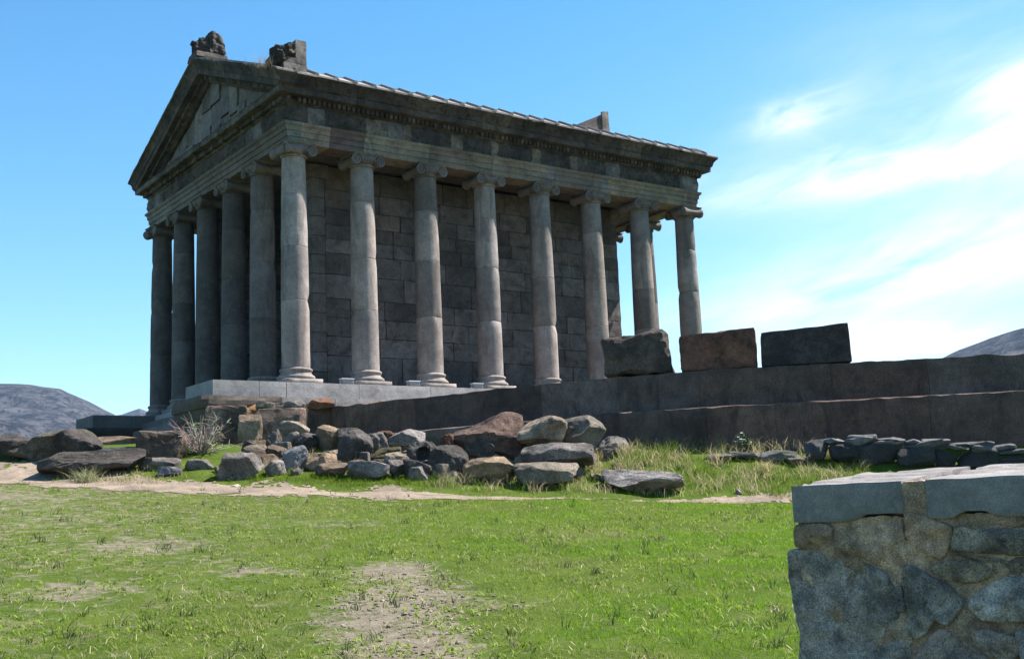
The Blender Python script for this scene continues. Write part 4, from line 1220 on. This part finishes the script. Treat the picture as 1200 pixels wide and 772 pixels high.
# small fill stones that close the gaps of the heap
fillr = random.Random(77)
fills = []
for _ in range(120):
    S_ = fillr.uniform(-5.6, 2.0)
    fills.append((S_, fillr.uniform(21.75, 23.6) + (0.15 if S_ > 0 else 0)))
fills += [(-4.6, 23.6), (-4.0, 23.0), (-3.55, 23.5), (-3.1, 23.9), (-2.6, 22.9), (-2.2, 23.4), (-1.55, 23.5), (-1.0, 23.0), (-4.45, 22.9), (-3.0, 22.4), (-1.6, 22.4), (-5.3, 23.6), (-.2, 22.7), (.2, 22.3), (1.0, 22.9), (1.45, 22.6), (-5.0, 24.9), (-4.0, 24.5), (-3.3, 24.6), (-2.2, 24.6)]
for k, (S, D) in enumerate(fills):
    x, y, z = ground_pt(S, D)
    w = fillr.uniform(.12, .38)
    rock('rock', x, y, z - .02, w, w*.9, w*fillr.uniform(.55, .95), fillr.uniform(0, 360), fillr.choice(('facet', 'facet', 'block', 'slab')), fillr.choice(('grey', 'greydark', 'brown', 'greytan', 'redbrown', 'tan', 'lightgrey')),
         'small stone filling a gap between larger rocks of the rubble heap', 900 + k, group='small fill stones in the rubble heap')

# ------------------------------------------------------------------ low dry wall of slate at the right
dw0 = np.array([3.72, -12.1]); dw1 = np.array([8.3, -16.6])
DW = empty('dry_stone_wall', (5.9, -14.2, -3.0)); WORIG[DW.name] = (5.9, -14.2, -3.0)
tag(DW, 'low dry wall of dark slate pieces along the foot of the long dark wall', 'wall')
du = (dw1 - dw0)/np.linalg.norm(dw1 - dw0); dn = np.array([du[1], -du[0]])
if dn @ np.array([-.59, -.81]) < 0: dn = -dn
dr = random.Random(21)
def slate(s, w, h, z, out, lean, tone, k):
    v, f = rock_mesh(dr.choice(('slab', 'block', 'facet')), (w, .34, h), 400 + k, 3)
    ang = math.atan2(du[1], du[0])
    ca, sa = math.cos(ang), math.sin(ang); cl, sl = math.cos(lean), math.sin(lean)
    c = dw0 + du*s + dn*out
    vs = []
    for p in v:
        x_, z_ = p[0]*cl - (p[2]-h/2)*sl, p[0]*sl + (p[2]-h/2)*cl + h/2
        vs.append((c[0] + x_*ca - p[1]*sa, c[1] + x_*sa + p[1]*ca, z + z_))
    b = MB(); b.add(vs, f, tone); b.build('slate_stone', M['slate'], DW)
k = 0; s = .75
rows = [(.0, .44, (.42, .85), .0, 1.25), (.40, .14, (.45, .95), -.03, 1.6), (.50, .11, (.3, .8), -.06, 2.1)]
for zr, hh, wr, out, s0 in rows:
    s = s0
    while s < 6.4:
        w = dr.uniform(*wr); h = hh*dr.uniform(.85, 1.12)
        gzb = gz(*(dw0 + du*s + dn*.1)) - .05
        v = dr.choice((.026, .036, .05, .07)) if zr == 0 else dr.uniform(.06, .12)  # upper rows coloured lighter to paint in light falling on the wall top
        slate(s + w/2, w*1.02, h*dr.uniform(.85, 1.1), gzb + zr*.92, .05 + out + dr.uniform(-.03, .03), dr.uniform(-.16, .2) if zr == 0 else dr.uniform(-.08, .10), (v, v*.99, v*1.03), k)
        s += w*.99; k += 1
for s, w, h, o_ in ((.15, .75, .13, .05), (.75, .7, .2, .10), (-.35, .6, .12, .1), (1.1, .4, .16, .2)):
    c = dw0 + du*s + dn*o_
    slate(s, w, h, gz(*c) - .02, o_, dr.uniform(-.06, .06), (.10, .095, .088), k); k += 1

# ------------------------------------------------------------------ near masonry wall at the lower right
WP = np.array([-9.8776, -25.1126]); WU = np.array([.32335, -.94628]); WV = np.array([.94620, .32359])
WZ = gz(-9.6, -25.4) - .1
NW = empty('masonry_wall', (WP[0], WP[1], WZ)); WORIG[NW.name] = (WP[0], WP[1], WZ)
tag(NW, 'near rough masonry wall with flat grey coping slabs at the lower right', 'wall')
def W3(u, w, z):                       # w = depth into the wall (negative: towards the viewer)
    p = WP + WU*u + WV*w; return (p[0], p[1], z)
def wallhex(u0, u1, w0, w1, z0, z1f, z1b, n, amp, freq, tone, rd):
    return [W3(u0, w0, z0), W3(u1, w0, z0), W3(u1, w1, z0), W3(u0, w1, z0), W3(u0, w0, z1f), W3(u1, w0, z1f), W3(u1, w1, z1b), W3(u0, w1, z1b)], n, amp, freq, tone, rd
mb = MB()
mb.hexa(*wallhex(.012, 2.6, .007, .95, WZ, -3.66, -3.62, (150, 12, 70), .016, 9, (.165, .135, .105), .01))
mb.build('mortar_core', M['mortar'], NW)
def coping(u0, u1, notch):
    mb = MB()
    c8, n, amp, freq, tone, rd = wallhex(u0, u1, -.012, .985, -3.676, -3.536, -3.474, (36, 30, 12), .0, 7, (.155, .158, .158), .006)
    mb.hexa(c8, n, 0, 1, tone, .006)
    for i, p in enumerate(mb.v):
        q = Vector(p)
        rel = p[2] + 3.60
        w = noise.noise_vector(q*9); w2 = noise.noise_vector(q*31)
        dx, dy, dz = .004*w[0] + .0015*w2[0], .004*w[1] + .0015*w2[1], .003*w[2]
        if rel > .05: dz += -.006*abs(noise.noise(q*4.5)) - .009*(noise.noise(Vector((q.x*7, q.y*3, 2))) > .12)
        if rel < -.06: dz += notch*max(0, noise.noise(Vector((p[0]*6, p[1]*6, 1.0)))) * .06
        mb.v[i] = (p[0]+dx, p[1]+dy, p[2]+dz)
    mb.build('coping_slab', M['coping'], NW)
coping(0.0, .424, 1); coping(.505, 1.32, 1); coping(1.36, 2.6, 1)
def face_stone(name, poly, bulge, proud, tone, seed, mat='nearstone'):
    p = np.array(poly, float)
    # smooth resample of the outline
    pts = []
    n = len(p)
    for i in range(n):
        a, b, c_, d = p[i-1], p[i], p[(i+1) % n], p[(i+2) % n]
        m = max(3, int(np.linalg.norm(c_-b)/.012))
        for t in np.arange(m)/m:
            cr = .5*((2*b) + (-a+c_)*t + (2*a-5*b+4*c_-d)*t*t + (-a+3*b-3*c_+d)*t**3)
            ln = b*(1-t) + c_*t
            pts.append(ln*.45 + cr*.55)
    pts = np.array(pts); cen = pts.mean(0)
    for i in range(len(pts)):
        d = pts[i] - cen
        pts[i] = pts[i] + d/np.linalg.norm(d)*(.006*noise.noise(Vector((pts[i][0]*28, pts[i][1]*28, seed))) + .003*noise.noise(Vector((pts[i][0]*80, pts[i][1]*80, seed))))
    size = math.sqrt(np.prod(pts.max(0)-pts.min(0)))
    rings = [(1.0, .10), (1.0, -proud*.35), (.985, -proud*.8), (.95, -proud)] + [(t, -proud - bulge*(1 - t**2.2)) for t in (.88, .78, .66, .54, .42, .3, .18, .08)]
    vs = []; fs = []; m = len(pts)
    for t, w in rings:
        for q in pts:
            a = cen + (q - cen)*t
            nz = .0 if w > 0 else (noise.noise(Vector((a[0]*7, a[1]*7, seed)))*.022 + noise.noise(Vector((a[0]*22, a[1]*22, seed)))*.013 + noise.noise(Vector((a[0]*70, a[1]*70, seed)))*.005)*min(1, size/.14)
            vs.append(W3(a[0], .022 + w + nz*(1 if t < .97 else .4), a[1]))
    for i in range(len(rings)-1):
        for k in range(m): fs.append((i*m+k, i*m+(k+1) % m, (i+1)*m+(k+1) % m, (i+1)*m+k))
    vs.append(W3(cen[0], .03 - proud - bulge, cen[1])); c = len(vs)-1
    for k in range(m): fs.append(((len(rings)-1)*m+k, (len(rings)-1)*m+(k+1) % m, c))
    b = MB(); b.add(vs, fs, tone); return b.build(name, M[mat], NW, smooth=True)
MO = (.17, .135, .10)
POLY = {
'capL':[(0.0, -3.533), (0.426, -3.536), (0.422, -3.65), (0.376, -3.677), (0.268, -3.686), (0.198, -3.662), (-0.005, -3.679)],
'capR':[(0.506, -3.537), (0.95, -3.552), (0.936, -3.684), (0.828, -3.683), (0.63, -3.675), (0.541, -3.681), (0.501, -3.653)],
'big':[(-0.045, -3.785), (0.004, -3.776), (0.137, -3.8), (0.24, -3.814), (0.34, -3.87), (0.373, -3.955), (0.373, -4.06), (0.392, -4.179), (0.362, -4.314), (-0.017, -4.336), (-0.021, -4.086), (-0.042, -3.927)],
'diamond':[(0.398, -3.849), (0.43, -3.837), (0.492, -3.879), (0.563, -3.918), (0.602, -3.967), (0.544, -4.051), (0.502, -4.034), (0.459, -4.082), (0.411, -4.104), (0.396, -4.009)],
'long1':[(0.591, -3.71), (0.684, -3.715), (0.933, -3.718), (0.924, -3.803), (0.76, -3.807), (0.575, -3.787)],
'long2':[(0.566, -3.796), (0.759, -3.816), (0.923, -3.814), (0.917, -3.871), (0.71, -3.882), (0.7, -3.841), (0.617, -3.811)],
'oval':[(0.609, -3.988), (0.639, -3.938), (0.694, -3.9), (0.781, -3.873), (0.877, -3.871), (0.925, -3.921), (0.906, -3.983), (0.821, -4.022), (0.737, -4.037), (0.653, -4.031)],
'flat':[(0.501, -3.846), (0.557, -3.826), (0.645, -3.823), (0.705, -3.853), (0.693, -3.885), (0.637, -3.903), (0.565, -3.897), (0.514, -3.876)],
'small1':[(0.354, -3.925), (0.386, -3.912), (0.394, -3.955), (0.396, -4.003), (0.371, -4.012), (0.352, -3.979)],
'small2':[(0.361, -4.022), (0.395, -4.021), (0.412, -4.098), (0.397, -4.126), (0.37, -4.091)],
'small3':[(0.361, -4.091), (0.392, -4.111), (0.406, -4.164), (0.38, -4.18), (0.36, -4.136)],
'lumpA':[(-0.002, -3.686), (0.114, -3.679), (0.148, -3.705), (0.136, -3.769), (0.072, -3.78), (-0.002, -3.767)],
'lumpB':[(0.159, -3.699), (0.267, -3.696), (0.372, -3.686), (0.411, -3.675), (0.417, -3.773), (0.422, -3.818), (0.386, -3.882), (0.356, -3.87), (0.257, -3.811), (0.171, -3.794), (0.145, -3.75)],
'lumpC':[(0.425, -3.657), (0.494, -3.662), (0.54, -3.687), (0.589, -3.707), (0.569, -3.787), (0.537, -3.819), (0.493, -3.81), (0.435, -3.773), (0.416, -3.718)],
'rubA':[(0.411, -4.179), (0.44, -4.118), (0.506, -4.057), (0.562, -4.076), (0.602, -4.113), (0.668, -4.168), (0.63, -4.27), (0.425, -4.281)],
'rubB':[(0.607, -4.069), (0.679, -4.062), (0.76, -4.08), (0.784, -4.121), (0.738, -4.166), (0.67, -4.154), (0.617, -4.113)],
'rubC':[(0.762, -4.065), (0.899, -4.048), (0.91, -4.2), (0.786, -4.234), (0.767, -4.15)],
'rubD':[(0.38, -4.18), (0.419, -4.187), (0.431, -4.287), (0.368, -4.314)],
'lumpD':[(0.419, -3.543), (0.512, -3.543), (0.512, -3.668), (0.419, -3.668)],
'lumpE':[(0.6, -3.683), (0.827, -3.689), (0.936, -3.689), (0.934, -3.712), (0.685, -3.709), (0.595, -3.704)],
'lumpF':[(0.571, -3.923), (0.622, -3.911), (0.634, -3.935), (0.605, -3.97)],
'lumpG':[(0.602, -4.0), (0.639, -4.034), (0.722, -4.046), (0.679, -4.059), (0.607, -4.064), (0.552, -4.062)],
}
ST = {  # stone: bulge, proud, tone
 'big': (.004, .026, (.155, .150, .142)), 'diamond': (.002, .036, (.15, .148, .14)), 'long1': (.010, .030, (.19, .175, .145)), 'long2': (.008, .022, (.205, .185, .15)), 'oval': (.022, .024, (.235, .235, .228)),
 'flat': (.008, .026, (.23, .205, .165)), 'small1': (.004, .024, (.17, .17, .165)), 'small2': (.004, .020, (.2, .18, .15)), 'small3': (.006, .02, (.19, .18, .16)), 'lumpA': (.006, .024, MO), 'lumpB': (.007, .024, (.18, .14, .105)),
 'lumpC': (.008, .030, (.16, .125, .095)), 'lumpD': (.001, .020, (.15, .12, .09)), 'lumpE': (.004, .014, MO), 'lumpF': (.004, .016, (.2, .17, .13)), 'lumpG': (.004, .012, MO), 'rubA': (.016, .026, (.15, .13, .115)), 'rubB': (.012, .024, (.15, .13, .115)), 'rubC': (.02, .026, (.2, .2, .2)), 'rubD': (.006, .02, (.19, .17, .14))}
for i, (k, p) in enumerate(POLY.items()):
    if k in ('capL', 'capR'): continue
    b_, pr, t = ST[k]
    face_stone('mortar_patch' if k.startswith('lump') else 'wall_stone', p, b_, pr, t, i*3.7, 'mortar' if k.startswith('lump') else 'nearstone')
# courses beyond the frame and below: plain field stones of the same kind
q = random.Random(4)
for (u0, z0, w, h) in ((1.0, -4.0, .5, .28), (1.02, -3.72, .4, .2), (1.5, -3.78, .45, .25), (1.6, -4.1, .5, .3), (2.05, -3.8, .45, .26), (2.1, -4.15, .4, .3), (.45, -4.4, .35, .22), (.9, -4.38, .4, .26), (1.4, -4.5, .45, .26), (.05, -4.55, .4, .24), (.55, -4.68, .4, .2), (1.0, -4.7, .45, .2), (2.0, -4.55, .45, .26), (1.6, -4.75, .5, .18)):
    pol = [(u0 + w/2 + w*.46*math.cos(a)*q.uniform(.85, 1.1), z0 + h/2*-1 + h*.46*math.sin(a)*q.uniform(.85, 1.1)) for a in [2*math.pi*k/9 for k in range(9)]]
    v = q.uniform(.14, .22)
    face_stone('wall_stone', pol, .02, .03, (v, v*.95, v*.86), u0*9 + z0)

# ------------------------------------------------------------------ plants
def leaf_material(name, attr='tone', trans=.5, gloss=.08):
    m, nt, b, out = new_mat(name)
    N, L = nt.nodes, nt.links
    at = N.new('ShaderNodeAttribute'); at.attribute_name = attr
    L.new(at.outputs['Color'], b.inputs['Base Color']); b.inputs['Roughness'].default_value = .7; b.inputs['Specular IOR Level'].default_value = gloss
    tr = N.new('ShaderNodeBsdfTranslucent')
    L.new(at.outputs['Color'], tr.inputs['Color'])
    mx = N.new('ShaderNodeMixShader'); mx.inputs[0].default_value = trans
    L.new(b.outputs[0], mx.inputs[1]); L.new(tr.outputs[0], mx.inputs[2]); L.new(mx.outputs[0], out.inputs[0])
    return m
M['grass'] = leaf_material('grass_blades')
M['twig'] = stone_mat('dry_twig', source='tone', var=.3, stain=.1, bump=0.0)
nr_ = np.random.RandomState(3)

def blades(name, P, length, width, lean, az, col, segs=2):
    """P (n,3) roots; builds bent tapering blades as ONE mesh"""
    n = len(P)
    up = np.array([0, 0, 1.0])
    dirh = np.stack([np.cos(az), np.sin(az), np.zeros(n)], -1)
    side = np.stack([-np.sin(az), np.cos(az), np.zeros(n)], -1)
    # twist the blade's face at random about its stalk
    tw = nr_.uniform(0, math.pi, n)
    side = side*np.cos(tw)[:, None] + dirh*np.sin(tw)[:, None]
    lv = []
    for k in range(segs+1):
        t = k/segs
        c = P + up*(length*(t - .25*lean*t*t))[:, None] + dirh*(length*lean*t*t*.8)[:, None]
        w = width*(1 - t)**.6 * (1 if k < segs else 0)
        if k < segs:
            lv.append(c - side*(w/2)[:, None]); lv.append(c + side*(w/2)[:, None])
        else: lv.append(c)
    V = np.stack(lv, 1)                       # n, 2*segs+1, 3
    m = V.shape[1]
    base = (np.arange(n)*m)[:, None]
    quads = [np.concatenate([base+2*k, base+2*k+1, base+2*k+3, base+2*k+2], 1) for k in range(segs-1)]
    tri = np.concatenate([base+2*segs-2, base+2*segs-1, base+2*segs], 1)
    me = bpy.data.meshes.new(name)
    nq = len(quads)*n
    me.vertices.add(n*m); me.vertices.foreach_set('co', V.astype(np.float32).ravel())
    loops = np.concatenate([q.ravel() for q in quads] + [tri.ravel()]).astype(np.int32)
    me.loops.add(len(loops)); me.loops.foreach_set('vertex_index', loops)
    starts = np.concatenate([np.arange(nq)*4, nq*4 + np.arange(n)*3]).astype(np.int32)
    me.polygons.add(nq + n); me.polygons.foreach_set('loop_start', starts)
    me.update(calc_edges=True)
    at = me.attributes.new('tone', 'FLOAT_COLOR', 'POINT')
    cc = np.ones((n, m, 4), np.float32); cc[:, :, :3] = col[:, None, :]
    at.data.foreach_set('color', cc.ravel())
    me.polygons.foreach_set('use_smooth', [True]*len(me.polygons))
    me.materials.append(M['grass'])
    o = bpy.data.objects.new(name, me); COL.objects.link(o)
    return o

def vnoise(x, y, f, s):
    return np.array([noise.noise(Vector((a*f, b*f, s))) for a, b in zip(x, y)])
def ground_pts(S, D):
    x, y = xy(S, D)
    b = np.array([.045*noise.noise(Vector((a*.55, c*.55, 3.1))) + .022*noise.noise(Vector((a*1.9, c*1.9, 8.1))) for a, c in zip(S, D)])
    return np.stack([x, y, ground_z(S, D) + b], -1)

# lawn: short turf, thinner where the soil shows, mixed greens
def lawn():
    n = 560000
    # sample so that the density per picture area stays even
    D = 6.3*(23.2/6.3)**(nr_.uniform(0, 1, n)**.78)
    S = nr_.uniform(-1, 1, n)*(D*.47 + .8)
    keepm = (S > -12.5)
    S, D = S[keepm], D[keepm]
    c1 = vnoise(S, D, .8, 1.0); c2 = vnoise(S, D, 2.7, 6.0); c3 = vnoise(S, D, .33, 9.0); c4 = vnoise(S, D, 7.0, 2.0)
    soil = soil_at(S, D)
    pth = path_at(S, D)
    thin = np.clip(.14 - .06*S, 0, .42)
    p = 1 - np.clip((soil*1.2 + thin + .55*c2 + .6*c4 + .35*c1 - .26)/.34, 0, 1)*.985
    p *= np.where(pth > .0, np.clip(.35 - pth*1.6 + .5*c2, 0, 1), 1)
    k = nr_.uniform(0, 1, len(S)) < p
    S, D, c1, c2, c3, c4, soil = [a[k] for a in (S, D, c1, c2, c3, c4, soil)]
    n = len(S)
    P = ground_pts(S, D); P[:, 2] -= .004
    dist = D
    fresh = np.clip(.50 + .10*S + .7*c3 + .9*c1 + .35*c2 - .5*soil, 0, 1)          # lusher towards the right
    u = nr_.uniform(0, 1, n)
    g_lush = np.array([.145, .285, .004]); g_mid = np.array([.215, .25, .030]); g_blue = np.array([.21, .265, .045]); dry = np.array([.38, .32, .18])
    col = g_mid*(1-fresh)[:, None] + g_lush*fresh[:, None]
    weed = (c2 + .6*c4 > .28 + .25*fresh)
    col = np.where(weed[:, None], g_blue, col)
    dm = u < (.05 + .28*(1-fresh) + .3*soil)
    col = np.where(dm[:, None], dry, col)
    col = col*nr_.uniform(.65, 1.3, n)[:, None]
    length = nr_.gamma(4.5, .0056, n)*(1 + .9*np.clip(c2 + .5*c1, -.6, 1))*(1 - .45*np.clip(soil, 0, 1)) * np.where(weed, 1.35, 1)
    width = nr_.uniform(.0026, .0050, n)*np.where(weed, 1.9, 1)*(dist/9).clip(.8, 2.2)
    lean = nr_.uniform(.25, 1.15, n); az = nr_.uniform(0, 2*math.pi, n)
    o = blades('lawn_grass', P, length, width, lean, az, col)
    tag(o, 'short bright green lawn covering the foreground', 'grass', kind='stuff')
lawn()

def weeds():
    # low broad leaved weeds and fallen straw scattered through the turf
    n = 8500
    D = 6.6*(21.0/6.6)**nr_.uniform(0, 1, n); S = nr_.uniform(-.50, .30, n)*D
    c = vnoise(S, D, 1.1, 21.0); k = (c - .045*S > nr_.uniform(-.25, .45, n)) & (path_at(S, D) < .1)
    S, D = S[k], D[k]
    m = 5
    S2 = np.repeat(S, m) + nr_.normal(0, .012, len(S)*m); D2 = np.repeat(D, m) + nr_.normal(0, .012, len(S)*m)
    P = ground_pts(S2, D2); nn_ = len(P)
    base = np.array([.26, .335, .06])[None]*np.repeat(nr_.uniform(.6, 1.25, len(S)), m)[:, None]
    o = blades('lawn_weeds', P, nr_.uniform(.018, .048, nn_), nr_.uniform(.008, .015, nn_), nr_.uniform(.5, 1.6, nn_), nr_.uniform(0, 6.28, nn_), base, segs=3)
    tag(o, 'pale broad leaved weeds scattered through the lawn', 'weeds', kind='stuff')
    n = 2600
    D = 6.6*(21.0/6.6)**nr_.uniform(0, 1, n); S = nr_.uniform(-.50, .30, n)*D
    P = ground_pts(S, D); P[:, 2] += .012
    o = blades('fallen_straw', P, nr_.uniform(.05, .13, n), nr_.uniform(.004, .007, n), nr_.uniform(2.2, 3.4, n), nr_.uniform(0, 6.28, n), np.array([.55, .48, .30])[None]*nr_.uniform(.6, 1.2, n)[:, None], segs=3)
    tag(o, 'dry straw lying scattered over the lawn', 'straw', kind='stuff')
weeds()

def clods():
    v0, f0 = ICO[3]; v1 = v0[:12]
    bm = bmesh.new(); bmesh.ops.create_icosphere(bm, subdivisions=1, radius=1.0)
    v1 = np.array([x.co[:] for x in bm.verts]); f1 = [tuple(q.index for q in x.verts) for x in bm.faces]; bm.free()
    b = MB(); k = 0
    while k < 1700:
        if nr_.uniform() < .55:
            S = nr_.normal(-.9, .6); D = nr_.normal(9.2, 1.3)
            if soil_at(S, D) < .2: continue
        else:
            S = nr_.uniform(-11, 4.5); c = np.array(PATH_C); D = float(np.interp(S, c[:, 0], c[:, 1])) + nr_.uniform(-.9, .9)*float(np.interp(S, c[:, 0], c[:, 2]))
        if D < 6.8: continue
        p = np.array(ground_pt(S, D)); s = nr_.gamma(2.0, .0034) + .003
        if nr_.uniform() < .03: s *= 1.7
        t = np.array([.20, .17, .125])*nr_.uniform(.6, 1.25)
        b.add(v1*np.array([s, s, s*.6])*nr_.uniform(.7, 1.3, (len(v1), 3)) + p + [0, 0, s*.2], f1, tuple(t)); k += 1
    o = b.build('soil_clods', M['dirtbits'])
    tag(o, 'small clods and grit on the bare earth and the path', 'grit', kind='stuff')
M['dirtbits'] = stone_mat('grit', source='tone', var=.4, stain=.1, bump=.3, gain=1.0, warm=.3)
clods()

def long_grass():
    P = []; L_ = []; W = []; LE = []; C = []
    # straw and green tussocks on the bank under the dark wall, and round the right heap
    spots = []
    for _ in range(520):
        S = nr_.uniform(-1.6, 6.6); D = nr_.uniform(21.2, 23.6)
        if S > 3.4 and D > 22.5: continue
        spots.append((S, D, nr_.uniform(.5, 1.0), nr_.choice([0, 1], p=[.35, .65])))
    for _ in range(90):
        spots.append((nr_.uniform(2.0, 6.2), nr_.uniform(22.6, 23.9), 1.15, nr_.choice([0, 1], p=[.35, .65])))
    for _ in range(130):
        spots.append((nr_.uniform(-5.6, -1.2), nr_.uniform(21.2, 22.1), .42, 0))
    for _ in range(150):
        spots.append((nr_.uniform(-5.4, 2.2), nr_.uniform(21.9, 23.6), .62, nr_.choice([0, 1], p=[.3, .7])))
    for _ in range(60):
        spots.append((nr_.uniform(-8.6, -6.2), nr_.uniform(20.9, 21.9), .4, nr_.choice([0, 1])))
    for _ in range(40):
        spots.append((nr_.uniform(4.6, 6.6), nr_.uniform(21.2, 22.2), .8, 0))
    for S, D, h, straw in spots:
        m = nr_.randint(10, 26)
        s_ = S + nr_.normal(0, .09, m); d_ = D + nr_.normal(0, .07, m)
        pts = ground_pts(s_, d_)
        P.append(pts); L_.append(nr_.uniform(.12, .36, m)*h); W.append(nr_.uniform(.006, .012, m)); LE.append(nr_.uniform(.3, 1.6, m))
        base = np.array([.46, .39, .22]) if straw else np.array([.13, .20, .015])
        C.append(base[None]*nr_.uniform(.6, 1.2, m)[:, None])
    P = np.concatenate(P); n = len(P)
    o = blades('dry_grass', P, np.concatenate(L_), np.concatenate(W), np.concatenate(LE), nr_.uniform(0, 6.28, n), np.concatenate(C), segs=3)
    tag(o, 'straw coloured and green rough grass around the rubble and along the wall foot', 'grass', kind='stuff')
long_grass()

def tufts():
    P = []; L_ = []; W = []; LE = []; C = []
    for _ in range(260):
        D = 7.0*(20/7.0)**nr_.uniform(0, 1); S = nr_.uniform(-.46, .24)*D
        s0 = soil_at(S, D)
        m = nr_.randint(5, 14)
        s_ = S + nr_.normal(0, .035, m); d_ = D + nr_.normal(0, .035, m)
        P.append(ground_pts(s_, d_)); L_.append(nr_.uniform(.05, .13, m)); W.append(nr_.uniform(.005, .010, m)); LE.append(nr_.uniform(.3, 1.3, m))
        base = np.array([.05, .078, .024]) if nr_.uniform() < .75 else np.array([.2, .175, .10])
        C.append(base[None]*nr_.uniform(.7, 1.3, m)[:, None])
    P = np.concatenate(P); n = len(P)
    o = blades('grass_tufts', P, np.concatenate(L_), np.concatenate(W), np.concatenate(LE), nr_.uniform(0, 6.28, n), np.concatenate(C), segs=3)
    tag(o, 'darker longer blades of grass standing up out of the lawn', 'grass', kind='stuff')
tufts()

# bare shrub among the left rocks
def shrub(name, x, y, n, L0, label, cat, tone, rad=.009, spread=1.1, seed=1, leaf=None):
    q = random.Random(seed); z = gz(x, y) - .03
    t = empty(name, (x, y, z)); WORIG[t.name] = (x, y, z)
    b = MB()
    for _ in range(n):
        a = q.uniform(0, 2*math.pi); el = q.uniform(.35, 1.45); l = L0*q.uniform(.5, 1.05)
        p = np.array([x + .12*math.cos(a)*q.random(), y + .12*math.sin(a)*q.random(), z])
        d = np.array([math.cos(a)*math.cos(el)*spread, math.sin(a)*math.cos(el)*spread, math.sin(el)])
        pts = [p.copy()]; m = 6
        for k in range(m):
            d = d + np.array([q.uniform(-.22, .22), q.uniform(-.22, .22), q.uniform(-.16, .12)])
            d /= np.linalg.norm(d); p = p + d*l/m; pts.append(p.copy())
        tn = tuple(v*q.uniform(.7, 1.2) for v in tone)
        b.tube(pts, [rad*(1 - .75*k/m) for k in range(m+1)], 5, tn)
        for _ in range(q.randint(1, 4)):
            k = q.randint(2, m-1); e = np.array([q.uniform(-1, 1), q.uniform(-1, 1), q.uniform(-.1, .9)]); e /= np.linalg.norm(e)
            s = l*q.uniform(.15, .4)
            b.tube([pts[k], pts[k] + e*s*.5, pts[k] + e*s + np.array([0, 0, q.uniform(-.05, .05)])], [rad*.6, rad*.45, rad*.2], 4, tn)
    b.build('twigs', M['twig'], t)
    tag(t, label, cat)
    return t
shrub('bare_shrub', -4.75, -5.55, 95, .95, 'leafless pale twiggy shrub growing among the left rocks', 'shrub', (.37, .36, .30), rad=.012, seed=4)

def tuft(name, x, y, z, n, ln, label, cat, col, wid=.012, seed=0, lean=(.5, 1.5)):
    q = np.random.RandomState(seed)
    P = np.stack([x + q.normal(0, .10*ln/.3, n), y + q.normal(0, .10*ln/.3, n), np.full(n, z)], -1)
    o = blades(name, P - np.array([x, y, z]), q.uniform(.5, 1.1, n)*ln, q.uniform(.6, 1.2, n)*wid, q.uniform(lean[0], lean[1], n), q.uniform(0, 6.28, n), np.array(col)[None]*q.uniform(.6, 1.25, n)[:, None], segs=4)
    o.location = (x, y, z)
    tag(o, label, cat)
for k, (S, D, n, ln, lab) in enumerate(((-7.75, 20.95, 170, .34, 'large pale green and straw tussock in front of the dark flat slab'), (4.72, 22.35, 120, .34, 'straw tussock at the left end of the low slate wall'), (-.95, 21.7, 90, .32, 'pale straw tussock at the foot of the black angular rock'))):
    x, y, z = ground_pt(S, D)
    tuft('grass_tussock', x, y, z, n, ln, lab, 'grass', (.34, .34, .18) if k == 0 else (.44, .37, .2), seed=k)
tuft('dry_weed', -1.25, -.78, ZE + .03, 60, .42, 'dry straw weed on the roof corner beside the carved corner block', 'weed', (.34, .27, .18), .010, 9, (.2, 1.0))

# white flowered plant at the wall foot
def flower_plant(x, y):
    z = gz(x, y)
    t = empty('flowering_plant', (x, y, z)); WORIG[t.name] = (x, y, z)
    q = random.Random(3); b = MB(); s = MB(); fl = MB()
    for _ in range(26):
        a = q.uniform(0, 6.28); l = q.uniform(.12, .38); el = q.uniform(.3, 1.3)
        tip = np.array([x + math.cos(a)*l*math.cos(el), y + math.sin(a)*l*math.cos(el), z + l*math.sin(el) + .05])
        s.tube([(x, y, z), ((x+tip[0])/2, (y+tip[1])/2, z + l*.6), tip], [.006, .005, .003], 4, (.06, .09, .03))
        for _ in range(3):
            c = tip + np.array([q.uniform(-.05, .05) for _ in range(3)]); e = np.array([q.uniform(-1, 1), q.uniform(-1, 1), q.uniform(-.2, .6)]); e /= np.linalg.norm(e)
            w = np.cross(e, [0, 0, 1]); w /= np.linalg.norm(w)
            b.add([c, c + e*.05 + w*.022, c + e*.10, c + e*.05 - w*.022], [(0, 1, 2, 3)], (.05, .095, .03))
        if q.random() < .32:
            c = tip + np.array([0, 0, .03])
            for k in range(5):
                th = 2*math.pi*k/5 + q.random(); e = np.array([math.cos(th)*.8, math.sin(th)*.8, .3]); w = np.cross(e, [0, 0, 1]); w /= np.linalg.norm(w)
                fl.add([c, c + e*.028 + w*.018, c + e*.05, c + e*.028 - w*.018], [(0, 1, 2, 3)], (.8, .8, .76))
    s.build('stem', M['grass'], t); b.build('leaves', M['grass'], t); fl.build('blossoms', M['grass'], t)
    tag(t, 'small leafy plant with white flowers at the foot of the dark wall', 'plant')
flower_plant(4.05, -12.05)

# ------------------------------------------------------------------ thin air between here and the hills
def haze():
    m = bpy.data.materials.new('thin_air'); m.use_nodes = True
    nt = m.node_tree
    for n in list(nt.nodes): nt.nodes.remove(n)
    out = nt.nodes.new('ShaderNodeOutputMaterial')
    v = nt.nodes.new('ShaderNodeVolumePrincipled')
    v.inputs['Color'].default_value = (.50, .70, 1.0, 1)
    v.inputs['Density'].default_value = .00009
    v.inputs['Anisotropy'].default_value = 0.0
    nt.links.new(v.outputs[0], out.inputs['Volume'])
    b = MB(); b.box(-7200, 7200, -7200, 7200, -110, 420)
    o = b.build('haze', m)
    tag(o, 'thin pale air that greys the far hills', 'haze', kind='stuff')
haze()
